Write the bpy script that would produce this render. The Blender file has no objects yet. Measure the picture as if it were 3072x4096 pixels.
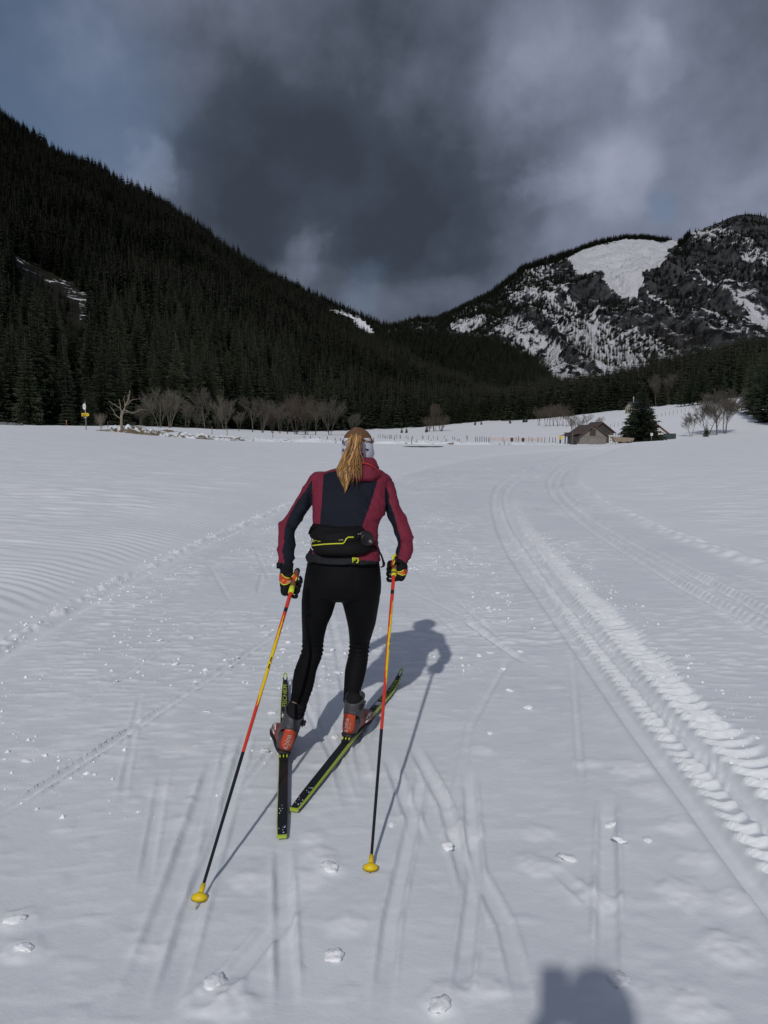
import bpy, bmesh, math, random
import numpy as np
from mathutils import Vector, Matrix

# ------------------------------------------------------------------ camera, sky, sun, exposure
scene = bpy.context.scene
F, CX, CY, CAMH = 3077.0, 1536.0, 2048.0, 1.5
PITCH = math.atan((2048 - 1720) / F)
cp, sp = math.cos(PITCH), math.sin(PITCH)
SUNDIR = Vector((0.2255, 0.930, -0.705)).normalized()        # the way the light travels

cam_data = bpy.data.cameras.new('camera')
cam = bpy.data.objects.new('camera', cam_data)
scene.collection.objects.link(cam)
cam.location = (0, 0, CAMH)
cam.rotation_euler = (math.pi / 2 - PITCH, 0, 0)
cam_data.sensor_fit = 'VERTICAL'
cam_data.sensor_height = 36.0
cam_data.sensor_width = 27.0
cam_data.lens = 36.0 * F / 4096.0
cam_data.clip_start = 0.02
cam_data.clip_end = 12000
scene.camera = cam

scene.view_settings.view_transform = 'Standard'
scene.view_settings.look = 'None'
scene.view_settings.gamma = 1.0
scene.view_settings.use_curve_mapping = False
scene.view_settings.exposure = -0.58

def ray(px, py):
    a = (px - CX) / F; v = (py - CY) / F
    return Vector((a, cp - v * sp, -sp - v * cp))

def world_setup():
    w = bpy.data.worlds.new('World'); scene.world = w; w.use_nodes = True
    nt = w.node_tree; N = nt.nodes; L = nt.links; N.clear()
    out = N.new('ShaderNodeOutputWorld'); bg = N.new('ShaderNodeBackground')
    bg.inputs['Strength'].default_value = 0.1
    L.new(bg.outputs[0], out.inputs[0])
    sky = N.new('ShaderNodeTexSky'); sky.sky_type = 'NISHITA'; sky.sun_disc = False
    sky.sun_elevation = math.radians(36.4); sky.sun_rotation = math.radians(193.6)
    sky.altitude = 900
    tc = N.new('ShaderNodeTexCoord')
    def M(op, a, b=None, c=None, clamp=False):
        n = N.new('ShaderNodeMath'); n.operation = op; n.use_clamp = clamp
        for i, q in enumerate((a, b, c)):
            if q is None: continue
            if hasattr(q, 'links'): L.new(q, n.inputs[i])
            else: n.inputs[i].default_value = q
        return n.outputs[0]
    sep = N.new('ShaderNodeSeparateXYZ'); L.new(tc.outputs['Generated'], sep.inputs[0])
    den = M('ADD', M('MAXIMUM', sep.outputs[2], 0.0), 0.16)
    cmb = N.new('ShaderNodeCombineXYZ')
    L.new(M('DIVIDE', sep.outputs[0], den), cmb.inputs[0])
    L.new(M('DIVIDE', sep.outputs[1], den), cmb.inputs[1])
    def noise(vec, scale, detail, rough, dist=0.0, off=(0, 0, 0)):
        mp = N.new('ShaderNodeMapping'); L.new(vec, mp.inputs[0]); mp.inputs['Location'].default_value = off
        n = N.new('ShaderNodeTexNoise'); n.inputs['Scale'].default_value = scale
        n.inputs['Detail'].default_value = detail; n.inputs['Roughness'].default_value = rough
        n.inputs['Distortion'].default_value = dist
        L.new(mp.outputs[0], n.inputs['Vector']); return n.outputs['Fac']
    n1 = noise(cmb.outputs[0], 0.8, 8, 0.5, 0.0, (3.1, 1.7, 0.4))
    n2 = noise(tc.outputs['Generated'], 5.2, 9, 0.53, 0.0, (0.7, 0.2, 0.9))
    n3 = noise(tc.outputs['Generated'], 2.6, 5, 0.5, 0.2, (5.7, 2.2, 1.9))
    # warp the direction so that cloud edges are ragged
    wn = N.new('ShaderNodeTexNoise'); wn.inputs['Scale'].default_value = 6.5; wn.inputs['Detail'].default_value = 8
    wn.inputs['Roughness'].default_value = 0.55
    L.new(tc.outputs['Generated'], wn.inputs['Vector'])
    vs = N.new('ShaderNodeVectorMath'); vs.operation = 'SUBTRACT'; L.new(wn.outputs['Color'], vs.inputs[0]); vs.inputs[1].default_value = (.5, .5, .5)
    vm = N.new('ShaderNodeVectorMath'); vm.operation = 'SCALE'; L.new(vs.outputs[0], vm.inputs[0]); vm.inputs['Scale'].default_value = 0.17
    va = N.new('ShaderNodeVectorMath'); va.operation = 'ADD'; L.new(vm.outputs[0], va.inputs[0]); L.new(tc.outputs['Generated'], va.inputs[1])
    vn = N.new('ShaderNodeVectorMath'); vn.operation = 'NORMALIZE'; L.new(va.outputs[0], vn.inputs[0])
    def lobe(px, py, deg, soft=False):
        c = ray(px, py).normalized(); k = 1.0 / (1 - math.cos(math.radians(deg)))
        d = N.new('ShaderNodeVectorMath'); d.operation = 'DOT_PRODUCT'
        L.new(vn.outputs[0], d.inputs[0]); d.inputs[1].default_value = c
        q = M('MULTIPLY', M('SUBTRACT', 1.0, d.outputs['Value']), k)
        if not soft: q = M('MULTIPLY', q, q)
        return M('EXPONENT', M('MULTIPLY', q, -1.0))
    dens = M('ADD', M('MULTIPLY', M('SUBTRACT', n1, 0.5), .7), M('MULTIPLY', M('SUBTRACT', n2, 0.5), 1.0))
    dens = M('ADD', dens, M('MULTIPLY', M('SUBTRACT', n3, 0.5), .45))
    val = M('ADD', dens, 0.45)
    for (px, py, deg, a, soft) in ((1300, 640, 12, -.14, 1), (1250, 660, 9.5, -.09, 0), (900, 600, 6.5, -.10, 0), (1850, 800, 6, -.10, 0), (800, 780, 4, -.06, 0), (1650, 790, 8, -.13, 0), (1350, 20, 9, .09, 1), (850, 560, 6.5, -.10, 0), (1980, 960, 4.0, -.12, 0), (1500, 830, 5.5, -.09, 0), (700, 300, 5, -.05, 0),
                             (2500, 380, 8, .15, 1), (2180, 170, 3.6, .12, 0), (2950, 500, 7, .08, 1), (2480, 690, 3.6, .12, 0), (1180, 1005, 2.0, .20, 0), (1250, 1070, 3.0, .05, 0),
                             (1500, 1190, 3.6, .12, 1), (545, 640, 1.5, .26, 0), (270, 140, 2.2, .16, 0), (1800, 980, 1.8, .14, 0), (2570, 260, 1.9, .15, 0), (2180, 800, 1.6, .14, 0), (1750, 1180, 3, .07, 0), (700, 900, 4, .05, 1)):
        val = M('ADD', val, M('MULTIPLY', lobe(px, py, deg, soft), a))
    ramp = N.new('ShaderNodeValToRGB'); L.new(val, ramp.inputs[0])
    els = ramp.color_ramp.elements
    els[0].position = 0.0; els[0].color = (.62, .78, 1.10, 1)
    els[1].position = 1.0; els[1].color = (6.6, 6.9, 8.0, 1)
    for p_, c_ in ((.16, (.86, 1.06, 1.48, 1)), (.36, (1.70, 2.0, 2.72, 1)), (.56, (2.85, 3.2, 4.35, 1)), (.76, (4.4, 4.85, 6.3, 1))):
        e = els.new(p_); e.color = c_
    # clear gaps
    blue = M('ADD', M('MULTIPLY', lobe(100, 330, 8.0), .95), M('MULTIPLY', lobe(2740, 860, 1.6), .45))
    blue = M('ADD', blue, M('MULTIPLY', lobe(1500, 1150, 1.9), .2))
    blue = M('ADD', blue, M('MULTIPLY', M('SUBTRACT', n1, 0.66, None), 2.0, None, True))
    blue = M('MULTIPLY', blue, M('SUBTRACT', 1.35, M('MULTIPLY', n2, 1.0)), None, True)
    blue = M('MINIMUM', blue, 0.8)
    sk = N.new('ShaderNodeMix'); sk.data_type = 'RGBA'; sk.blend_type = 'MULTIPLY'; sk.inputs[0].default_value = 1
    L.new(sky.outputs[0], sk.inputs[6]); sk.inputs[7].default_value = (.85, .85, .85, 1)
    mix = N.new('ShaderNodeMix'); mix.data_type = 'RGBA'
    L.new(blue, mix.inputs[0]); L.new(ramp.outputs[0], mix.inputs[6]); L.new(sk.outputs[2], mix.inputs[7])
    L.new(mix.outputs[2], bg.inputs['Color'])
world_setup()

sun_data = bpy.data.lights.new('sun', 'SUN'); sun_data.energy = 3.0; sun_data.angle = math.radians(1.0)
sun_data.color = (1.0, 0.975, 0.95)
sun = bpy.data.objects.new('sun', sun_data); scene.collection.objects.link(sun)
sun.rotation_euler = SUNDIR.to_track_quat('-Z', 'Y').to_euler(); sun.location = (-8, -30, 25)

# ------------------------------------------------------------------ helpers
COL = scene.collection
rng = np.random.default_rng(7)
random.seed(11)

def P(px, py, Y):
    r = ray(px, py); t = Y / r.y
    return Vector((r.x * t, Y, CAMH + r.z * t))
def G(px, py, z=0.0):
    r = ray(px, py); t = (z - CAMH) / r.z
    return Vector((r.x * t, r.y * t, z))
def proj(x, y, z):
    zc = z - CAMH
    d = y * cp - zc * sp; u = y * sp + zc * cp
    d = np.where(np.abs(d) < 1e-6, 1e-6, d)
    return CX + F * x / d, CY - F * u / d

def tag(o, label=None, cat=None, group=None, kind=None):
    if label: o['label'] = label
    if cat: o['category'] = cat
    if group: o['group'] = group
    if kind: o['kind'] = kind
    return o
def empty(name, loc=(0, 0, 0), rz=0.0):
    o = bpy.data.objects.new(name, None); COL.objects.link(o)
    o.location = loc; o.rotation_euler = (0, 0, rz); o.empty_display_size = 0.2
    return o
def adopt(o, parent):
    """child given in world coordinates"""
    o.parent = parent
    m = Matrix.Translation(parent.location) @ parent.rotation_euler.to_matrix().to_4x4() if parent.parent is None and parent.type == 'EMPTY' else Matrix.Identity(4)
    if parent.type == 'EMPTY': o.matrix_parent_inverse = m.inverted()
    return o
def mesh_from(name, verts, faces, mats=None, midx=None, smooth=True):
    me = bpy.data.meshes.new(name)
    me.from_pydata([tuple(v) for v in verts], [], [tuple(f) for f in faces])
    for m in (mats or []): me.materials.append(m)
    if midx is not None and len(me.polygons):
        me.polygons.foreach_set('material_index', np.asarray(midx, dtype=np.int32))
    if smooth and len(me.polygons):
        me.polygons.foreach_set('use_smooth', np.ones(len(me.polygons), dtype=bool))
    me.update(); return me
def add(name, me, parent=None, local=False):
    o = bpy.data.objects.new(name, me); COL.objects.link(o)
    if parent is not None:
        if local: o.parent = parent
        else: adopt(o, parent)
    return o
def grid_mesh(name, X, Y, Z, mats, smooth=True, attrs=None):
    r, c = X.shape
    me = bpy.data.meshes.new(name)
    nv = r * c; nf = (r - 1) * (c - 1)
    me.vertices.add(nv)
    me.vertices.foreach_set('co', np.stack([X, Y, Z], -1).astype(np.float32).ravel())
    i = np.arange(nv).reshape(r, c)
    q = np.stack([i[:-1, :-1], i[:-1, 1:], i[1:, 1:], i[1:, :-1]], -1).reshape(-1)
    me.loops.add(nf * 4); me.loops.foreach_set('vertex_index', q.astype(np.int32))
    me.polygons.add(nf)
    me.polygons.foreach_set('loop_start', np.arange(0, nf * 4, 4, dtype=np.int32))
    if smooth: me.polygons.foreach_set('use_smooth', np.ones(nf, dtype=bool))
    for m in mats: me.materials.append(m)
    for k, a in (attrs or {}).items():
        at = me.attributes.new(k, 'FLOAT', 'POINT'); at.data.foreach_set('value', a.astype(np.float32).ravel())
    me.update(calc_edges=True); me.validate()
    return me

class MB:
    def __init__(s): s.v = []; s.f = []; s.m = []
    def addm(s, verts, faces, mi=0):
        o = len(s.v); s.v += [Vector(v) for v in verts]
        s.f += [tuple(i + o for i in f) for f in faces]; s.m += [mi] * len(faces)
    def box(s, c, size, mi=0, rot=None):
        x, y, z = (q / 2 for q in size); c = Vector(c)
        vs = [Vector((a * x, b * y, d * z)) for d in (-1, 1) for b in (-1, 1) for a in (-1, 1)]
        if rot is not None: vs = [rot @ v for v in vs]
        s.addm([v + c for v in vs], [(0, 2, 3, 1), (4, 5, 7, 6), (0, 1, 5, 4), (1, 3, 7, 5), (3, 2, 6, 7), (2, 0, 4, 6)], mi)
    def loft(s, rings, mi=0, cap=True, closed=True):
        o = len(s.v); n = len(rings[0])
        for r in rings: s.v += [Vector(p) for p in r]
        for k in range(len(rings) - 1):
            for j in range(n if closed else n - 1):
                a = o + k * n + j; b = o + k * n + (j + 1) % n
                s.f.append((a, b, b + n, a + n)); s.m.append(mi)
        if cap and closed:
            s.f.append(tuple(o + j for j in reversed(range(n)))); s.m.append(mi)
            s.f.append(tuple(o + (len(rings) - 1) * n + j for j in range(n))); s.m.append(mi)
    def tube(s, pts, rad, n=8, mi=0, cap=True, flat=1.0, ref=None):
        pts = [Vector(p) for p in pts]
        if not hasattr(rad, '__len__'): rad = [rad] * len(pts)
        rings = []; prev = None
        for k, p in enumerate(pts):
            d = (pts[min(k + 1, len(pts) - 1)] - pts[max(k - 1, 0)])
            d = d.normalized() if d.length > 1e-9 else Vector((0, 0, 1))
            if prev is None:
                u = Vector(ref) if ref is not None else (Vector((0, 0, 1)) if abs(d.z) < .9 else Vector((1, 0, 0)))
            else: u = prev
            u = (u - d * u.dot(d)).normalized(); prev = u; w = d.cross(u)
            rings.append([p + u * (rad[k] * math.cos(2 * math.pi * j / n)) + w * (rad[k] * flat * math.sin(2 * math.pi * j / n)) for j in range(n)])
        s.loft(rings, mi, cap)
    def ellipsoid(s, c, r, nu=16, nv=10, mi=0, rot=None):
        c = Vector(c); rings = []
        for i in range(1, nv):
            ph = math.pi * i / nv
            ring = []
            for j in range(nu):
                th = 2 * math.pi * j / nu
                v = Vector((r[0] * math.sin(ph) * math.cos(th), r[1] * math.sin(ph) * math.sin(th), -r[2] * math.cos(ph)))
                if rot is not None: v = rot @ v
                ring.append(c + v)
            rings.append(ring)
        s.loft(rings, mi)
    def mesh(s, name, mats, smooth=True): return mesh_from(name, s.v, s.f, mats, s.m, smooth)
    def build(s, name, mats, parent=None, smooth=True, local=False):
        if not isinstance(mats, (list, tuple)): mats = [mats]
        return add(name, s.mesh(name, mats, smooth), parent, local)

def ell_ring(c, rx, ry, n=24, e=2.0):
    out = []
    for j in range(n):
        th = 2 * math.pi * j / n; a, b = math.cos(th), math.sin(th)
        out.append((c[0] + rx * math.copysign(abs(a) ** (2 / e), a), c[1] + ry * math.copysign(abs(b) ** (2 / e), b), c[2]))
    return out
def row(pl, pr, py, Y, ry, n=24, e=2.0, grow=0.0):
    a, b = P(pl, py, Y), P(pr, py, Y); c = (a + b) / 2
    return ell_ring(c, (b.x - a.x) / 2 + grow, ry + grow, n, e)

def remesh(mb, voxel, smooth=6, fac=0.5):
    me = mb.mesh('tmp', []); o = bpy.data.objects.new('tmp', me); COL.objects.link(o)
    m = o.modifiers.new('r', 'REMESH'); m.mode = 'VOXEL'; m.voxel_size = voxel
    s = o.modifiers.new('s', 'SMOOTH'); s.factor = fac; s.iterations = smooth
    dg = bpy.context.evaluated_depsgraph_get(); dg.update()
    new = bpy.data.meshes.new_from_object(o.evaluated_get(dg))
    bpy.data.objects.remove(o); bpy.data.meshes.remove(me)
    new.polygons.foreach_set('use_smooth', np.ones(len(new.polygons), dtype=bool))
    return new
def verts_np(me):
    a = np.empty(len(me.vertices) * 3, np.float32); me.vertices.foreach_get('co', a); return a.reshape(-1, 3).astype(np.float64)
def normals_np(me):
    a = np.empty(len(me.vertices) * 3, np.float32); me.vertices.foreach_get('normal', a); return a.reshape(-1, 3).astype(np.float64)
def centers_np(me):
    a = np.empty(len(me.polygons) * 3, np.float32); me.polygons.foreach_get('center', a); return a.reshape(-1, 3).astype(np.float64)

# ---- numpy noise
def _hash(ix, iy, seed):
    h = (ix.astype(np.int64) * 374761393 + iy.astype(np.int64) * 668265263 + seed * 1442695041) & 0xFFFFFFFF
    h = ((h ^ (h >> 13)) * 1274126177) & 0xFFFFFFFF
    h = (h ^ (h >> 16)) & 0xFFFFFFFF
    return h.astype(np.float64) / 4294967295.0
def vnoise(x, y, seed=0):
    ix = np.floor(x); iy = np.floor(y); fx = x - ix; fy = y - iy
    fx = fx * fx * fx * (fx * (fx * 6 - 15) + 10); fy = fy * fy * fy * (fy * (fy * 6 - 15) + 10)
    a = _hash(ix, iy, seed); b = _hash(ix + 1, iy, seed); c = _hash(ix, iy + 1, seed); d = _hash(ix + 1, iy + 1, seed)
    return (a + (b - a) * fx) * (1 - fy) + (c + (d - c) * fx) * fy
def fbm(x, y, oct=4, seed=0, gain=0.5):
    s = 0; a = 1; t = 0
    for k in range(oct):
        s = s + a * vnoise(x * 2 ** k + 17.3 * k, y * 2 ** k - 9.1 * k, seed + k); t += a; a *= gain
    return s / t
def ridged(x, y, oct=5, seed=0, gain=.5):
    s = 0; a = 1; t = 0
    for k in range(oct):
        s = s + a * (1 - np.abs(2 * vnoise(x * 2 ** k + 5.3 * k, y * 2 ** k + 3.7 * k, seed + k) - 1)); t += a; a *= gain
    return s / t
def sstep(a, b, x):
    t = np.clip((x - a) / (b - a), 0, 1); return t * t * (3 - 2 * t)
def inpoly(px, py, poly):
    px = np.asarray(px, float); py = np.asarray(py, float)
    r = np.zeros(px.shape, bool); n = len(poly)
    for i in range(n):
        x1, y1 = poly[i]; x2, y2 = poly[(i + 1) % n]
        if y1 == y2: continue
        c = ((y1 > py) != (y2 > py)) & (px < (x2 - x1) * (py - y1) / (y2 - y1) + x1)
        r ^= c
    return r

# ------------------------------------------------------------------ materials
def nodes(name):
    m = bpy.data.materials.new(name); m.use_nodes = True
    nt = m.node_tree; b = nt.nodes['Principled BSDF']
    return m, nt, b
def mat(name, col, rough=0.6, var=0.0, vscale=8.0, bump=0.0, bscale=60.0, spec=0.4, metal=0.0, coat=0.0):
    m, nt, b = nodes(name)
    b.inputs['Roughness'].default_value = rough; b.inputs['Metallic'].default_value = metal
    b.inputs['Specular IOR Level'].default_value = spec; b.inputs['Coat Weight'].default_value = coat
    c = (*col, 1)
    tc = nt.nodes.new('ShaderNodeTexCoord')
    n = nt.nodes.new('ShaderNodeTexNoise'); n.inputs['Scale'].default_value = vscale; n.inputs['Detail'].default_value = 5
    nt.links.new(tc.outputs['Object'], n.inputs['Vector'])
    mx = nt.nodes.new('ShaderNodeMix'); mx.data_type = 'RGBA'
    mx.inputs[6].default_value = tuple(min(1, q * (1 - var)) for q in col) + (1,)
    mx.inputs[7].default_value = tuple(min(1, q * (1 + var)) for q in col) + (1,)
    nt.links.new(n.outputs['Fac'], mx.inputs[0]); nt.links.new(mx.outputs[2], b.inputs['Base Color'])
    if bump > 0:
        n2 = nt.nodes.new('ShaderNodeTexNoise'); n2.inputs['Scale'].default_value = bscale; n2.inputs['Detail'].default_value = 4
        nt.links.new(tc.outputs['Object'], n2.inputs['Vector'])
        bp = nt.nodes.new('ShaderNodeBump'); bp.inputs['Strength'].default_value = bump; bp.inputs['Distance'].default_value = 0.01
        nt.links.new(n2.outputs['Fac'], bp.inputs['Height']); nt.links.new(bp.outputs[0], b.inputs['Normal'])
    return m
def foliage(name, c1, c2, rough=.75):
    m, nt, b = nodes(name); b.inputs['Roughness'].default_value = rough; b.inputs['Specular IOR Level'].default_value = .15
    oi = nt.nodes.new('ShaderNodeObjectInfo')
    tc = nt.nodes.new('ShaderNodeTexCoord'); n = nt.nodes.new('ShaderNodeTexNoise'); n.inputs['Scale'].default_value = .9; n.inputs['Detail'].default_value = 3
    nt.links.new(tc.outputs['Object'], n.inputs['Vector'])
    ad = nt.nodes.new('ShaderNodeMath'); ad.operation = 'MULTIPLY_ADD'
    nt.links.new(oi.outputs['Random'], ad.inputs[0]); ad.inputs[1].default_value = .65
    sb = nt.nodes.new('ShaderNodeMath'); sb.operation = 'MULTIPLY_ADD'; nt.links.new(n.outputs['Fac'], sb.inputs[0]); sb.inputs[1].default_value = .9; sb.inputs[2].default_value = -.28
    nt.links.new(sb.outputs[0], ad.inputs[2])
    mx = nt.nodes.new('ShaderNodeMix'); mx.data_type = 'RGBA'; mx.inputs[6].default_value = (*c1, 1); mx.inputs[7].default_value = (*c2, 1)
    nt.links.new(ad.outputs[0], mx.inputs[0]); nt.links.new(mx.outputs[2], b.inputs['Base Color'])
    return m
def snow_material(name, attr=None, dirt=(.10, .075, .05), scale=9.0, bump=.16, dirtnoise=3.0, whiten=None):
    m, nt, b = nodes(name)
    N, L = nt.nodes, nt.links
    b.inputs['Roughness'].default_value = .55; b.inputs['Specular IOR Level'].default_value = .25
    tc = N.new('ShaderNodeTexCoord')
    n = N.new('ShaderNodeTexNoise'); n.inputs['Scale'].default_value = .9; n.inputs['Detail'].default_value = 7; n.inputs['Roughness'].default_value = .6
    L.new(tc.outputs['Object'], n.inputs['Vector'])
    rp = N.new('ShaderNodeValToRGB'); L.new(n.outputs['Fac'], rp.inputs[0])
    rp.color_ramp.elements[0].position = .3; rp.color_ramp.elements[0].color = (.69, .725, .755, 1)
    rp.color_ramp.elements[1].position = .7; rp.color_ramp.elements[1].color = (.79, .81, .835, 1)
    col = rp.outputs[0]
    # fine crystals
    n2 = N.new('ShaderNodeTexNoise'); n2.inputs['Scale'].default_value = 130; n2.inputs['Detail'].default_value = 4; n2.inputs['Roughness'].default_value = .7
    L.new(tc.outputs['Object'], n2.inputs['Vector'])
    n3 = N.new('ShaderNodeTexNoise'); n3.inputs['Scale'].default_value = scale; n3.inputs['Detail'].default_value = 8; n3.inputs['Roughness'].default_value = .62
    L.new(tc.outputs['Object'], n3.inputs['Vector'])
    b1 = N.new('ShaderNodeBump'); b1.inputs['Strength'].default_value = bump; b1.inputs['Distance'].default_value = .006
    L.new(n2.outputs['Fac'], b1.inputs['Height'])
    b2 = N.new('ShaderNodeBump'); b2.inputs['Strength'].default_value = bump; b2.inputs['Distance'].default_value = .03
    L.new(n3.outputs['Fac'], b2.inputs['Height']); L.new(b1.outputs[0], b2.inputs['Normal'])
    L.new(b2.outputs[0], b.inputs['Normal'])
    if whiten:
        fa = N.new('ShaderNodeAttribute'); fa.attribute_name = whiten
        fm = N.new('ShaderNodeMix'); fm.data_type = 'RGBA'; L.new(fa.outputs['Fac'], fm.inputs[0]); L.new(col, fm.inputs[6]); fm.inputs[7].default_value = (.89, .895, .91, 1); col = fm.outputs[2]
    if attr:
        at = N.new('ShaderNodeAttribute'); at.attribute_name = attr
        n4 = N.new('ShaderNodeTexNoise'); n4.inputs['Scale'].default_value = dirtnoise; n4.inputs['Detail'].default_value = 9; n4.inputs['Roughness'].default_value = .65
        L.new(tc.outputs['Object'], n4.inputs['Vector'])
        ad = N.new('ShaderNodeMath'); ad.operation = 'ADD'; L.new(at.outputs['Fac'], ad.inputs[0]); L.new(n4.outputs['Fac'], ad.inputs[1])
        r2 = N.new('ShaderNodeValToRGB'); L.new(ad.outputs[0], r2.inputs[0])
        r2.color_ramp.elements[0].position = .92; r2.color_ramp.elements[0].color = (0, 0, 0, 1)
        r2.color_ramp.elements[1].position = 1.0; r2.color_ramp.elements[1].color = (1, 1, 1, 1)
        dn = N.new('ShaderNodeMix'); dn.data_type = 'RGBA'; L.new(n3.outputs['Fac'], dn.inputs[0])
        dn.inputs[6].default_value = tuple(q * .5 for q in dirt) + (1,); dn.inputs[7].default_value = tuple(q * 1.7 for q in dirt) + (1,)
        mx = N.new('ShaderNodeMix'); mx.data_type = 'RGBA'
        L.new(r2.outputs[0], mx.inputs[0]); L.new(col, mx.inputs[6]); L.new(dn.outputs[2], mx.inputs[7]); col = mx.outputs[2]
    L.new(col, b.inputs['Base Color'])
    return m
SNOW = snow_material('snow')
SNOWG = snow_material('trail_snow', whiten='whiten')          # packed lane, whitened on lips, ridges, crumbs and bumps, beside it and far off
LOOSE = snow_material('loose_snow')
for e_ in [n_ for n_ in LOOSE.node_tree.nodes if n_.type == 'VALTORGB']:
    e_.color_ramp.elements[0].color = (.86, .87, .89, 1); e_.color_ramp.elements[1].color = (.93, .93, .94, 1)
# ------------------------------------------------------------------ the valley floor
_TPX = [-1500, 0, 400, 850, 1200, 1600, 2000, 2300, 2600, 3072, 4600]
_TZ = {
 -1500: [(0, 0), (6, .1), (20, .6), (40, 1.2), (74, 2.2), (100, 2.9), (200, 4), (560, 30), (2000, 60)],
 0:     [(0, 0), (6, .0), (12, .12), (20, .38), (40, 1.0), (60, 1.5), (74, 1.78), (100, 2.35), (130, 2.2), (200, 2.3), (560, 20), (2000, 60)],
 400:   [(0, 0), (8, .0), (20, .27), (40, .78), (60, 1.12), (74, 1.33), (90, 1.55), (130, 2.1), (160, 2.35), (200, 2.1), (560, 20), (2000, 60)],
 850:   [(0, 0), (10, 0), (20, .1), (40, .25), (60, .3), (78, .2), (100, .5), (150, 1.35), (190, 2.0), (230, 1.6), (560, 14), (2000, 60)],
 1200:  [(0, 0), (20, 0), (40, .08), (80, .1), (100, .2), (150, .2), (250, -.2), (300, -.9), (340, .6), (400, 2), (560, 6), (2000, 60)],
 1600:  [(0, 0), (20, 0), (60, .05), (80, 0), (100, -.2), (200, -.9), (300, -1), (400, -.5), (450, 0), (520, 2.5), (600, 6), (2000, 60)],
 2000:  [(0, 0), (20, 0), (60, .05), (80, -.1), (120, -.6), (200, -1), (300, -.8), (400, .8), (500, 4.5), (580, 9), (700, 14), (2000, 60)],
 2300:  [(0, 0), (20, 0), (50, .05), (70, -.1), (90, -.65), (110, -1.1), (130, -1.45), (150, -1.2), (180, 0), (220, 2.0), (300, 5.5), (400, 9.5), (480, 12), (2000, 70)],
 2600:  [(0, 0), (15, .02), (30, .2), (65, .42), (90, -.1), (110, -.7), (130, -1.0), (150, -.6), (180, 1.3), (220, 4.2), (300, 8.7), (400, 13), (480, 17), (2000, 80)],
 3072:  [(0, 0), (10, .02), (30, .5), (60, 1.15), (80, .85), (110, .3), (150, .8), (200, 6), (250, 12.3), (300, 16), (400, 22), (2000, 120)],
 4600:  [(0, 0), (10, .1), (30, .8), (60, 2), (110, 3), (200, 9), (400, 30), (2000, 150)],
}
_ag = np.linspace(-1.05, 1.05, 211)
_lg = np.linspace(math.log(1), math.log(2200), 260)
def _make_far():
    cols = np.array([(p - CX) / F for p in _TPX])
    base = np.array([np.interp(np.exp(_lg), [q[0] for q in _TZ[p]], [q[1] for q in _TZ[p]]) for p in _TPX])
    tab = np.array([np.interp(_ag, cols, base[:, k]) for k in range(len(_lg))])
    def sm(a, ax, s):
        k = np.exp(-.5 * (np.arange(-3 * s, 3 * s + 1) / s) ** 2); k /= k.sum()
        pad = [(0, 0), (0, 0)]; pad[ax] = (3 * s, 3 * s); b = np.pad(a, pad, mode='edge')
        return np.apply_along_axis(lambda q: np.convolve(q, k, 'valid'), ax, b)
    return sm(sm(tab, 1, 5), 0, 3)
_FT = _make_far()
def zfar(x, y):
    x = np.asarray(x, float); y = np.asarray(y, float)
    yy = np.maximum(y, 1.0)
    a = np.clip(x / yy, -1.04, 1.04); l = np.log(np.clip(yy, 1.0, 2190))
    ia = (a - _ag[0]) / (_ag[1] - _ag[0]); il = (l - _lg[0]) / (_lg[1] - _lg[0])
    i0 = np.clip(ia.astype(int), 0, len(_ag) - 2); j0 = np.clip(il.astype(int), 0, len(_lg) - 2)
    fa = ia - i0; fl = il - j0
    return (_FT[j0, i0] * (1 - fa) + _FT[j0, i0 + 1] * fa) * (1 - fl) + (_FT[j0 + 1, i0] * (1 - fa) + _FT[j0 + 1, i0 + 1] * fa) * fl

def curve_xy(pts, ext=1.0):
    """photo points of a line lying on the flat snow -> x as a smooth function of y"""
    w = sorted(((G(a, b).y, G(a, b).x) for a, b in pts))
    yy = np.array([q[0] for q in w]); xx = np.array([q[1] for q in w])
    t = np.linspace(np.log(1.0), np.log(140), 700); ty = np.exp(t)
    v = np.interp(ty, yy, xx)
    hi = ty > yy[-1]
    sl = (xx[-1] - xx[-2]) / max(yy[-1] - yy[-2], .1)
    v[hi] = xx[-1] + (ty[hi] - yy[-1]) * sl
    k = np.exp(-.5 * (np.arange(-24, 25) / 9.0) ** 2); k /= k.sum()
    v = np.convolve(np.pad(v, 24, mode='edge'), k, 'valid')
    return lambda y: np.interp(np.log(np.clip(y, 1.0, 140)), t, v)
def R2(l): return [(1536 + .926 * a, 1750 + .926 * b) for a, b in l]
def R1(l): return [(.926 * a, 1750 + .926 * b) for a, b in l]
A1 = curve_xy(R2([(760, 100), (660, 128), (560, 160), (500, 200), (476, 245), (475, 300), (510, 420), (560, 520), (650, 640), (760, 800), (850, 920), (960, 1080)]) + [(2527, 2900), (3072, 3603)])
A2 = curve_xy(R2([(790, 104), (700, 132), (610, 165), (550, 200), (525, 240), (525, 290), (570, 400), (650, 510), (750, 640), (850, 760), (950, 880), (1050, 1000), (1150, 1120)]) + [(2693, 2900), (3072, 3289)])
B1 = curve_xy(R2([(900, 80), (820, 100), (755, 135), (715, 175), (712, 205), (735, 255), (800, 320), (900, 400), (1000, 470), (1150, 560), (1300, 660), (1450, 740), (1659, 840)]))
B2 = curve_xy(R2([(910, 83), (840, 103), (785, 138), (752, 175), (748, 200), (775, 250), (850, 320), (960, 390), (1100, 470), (1300, 580), (1500, 690), (1659, 775)]))
CE = curve_xy(R2([(940, 92), (880, 120), (840, 160), (835, 200), (950, 290), (1100, 360), (1300, 450), (1500, 520), (1659, 570)]))
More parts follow.
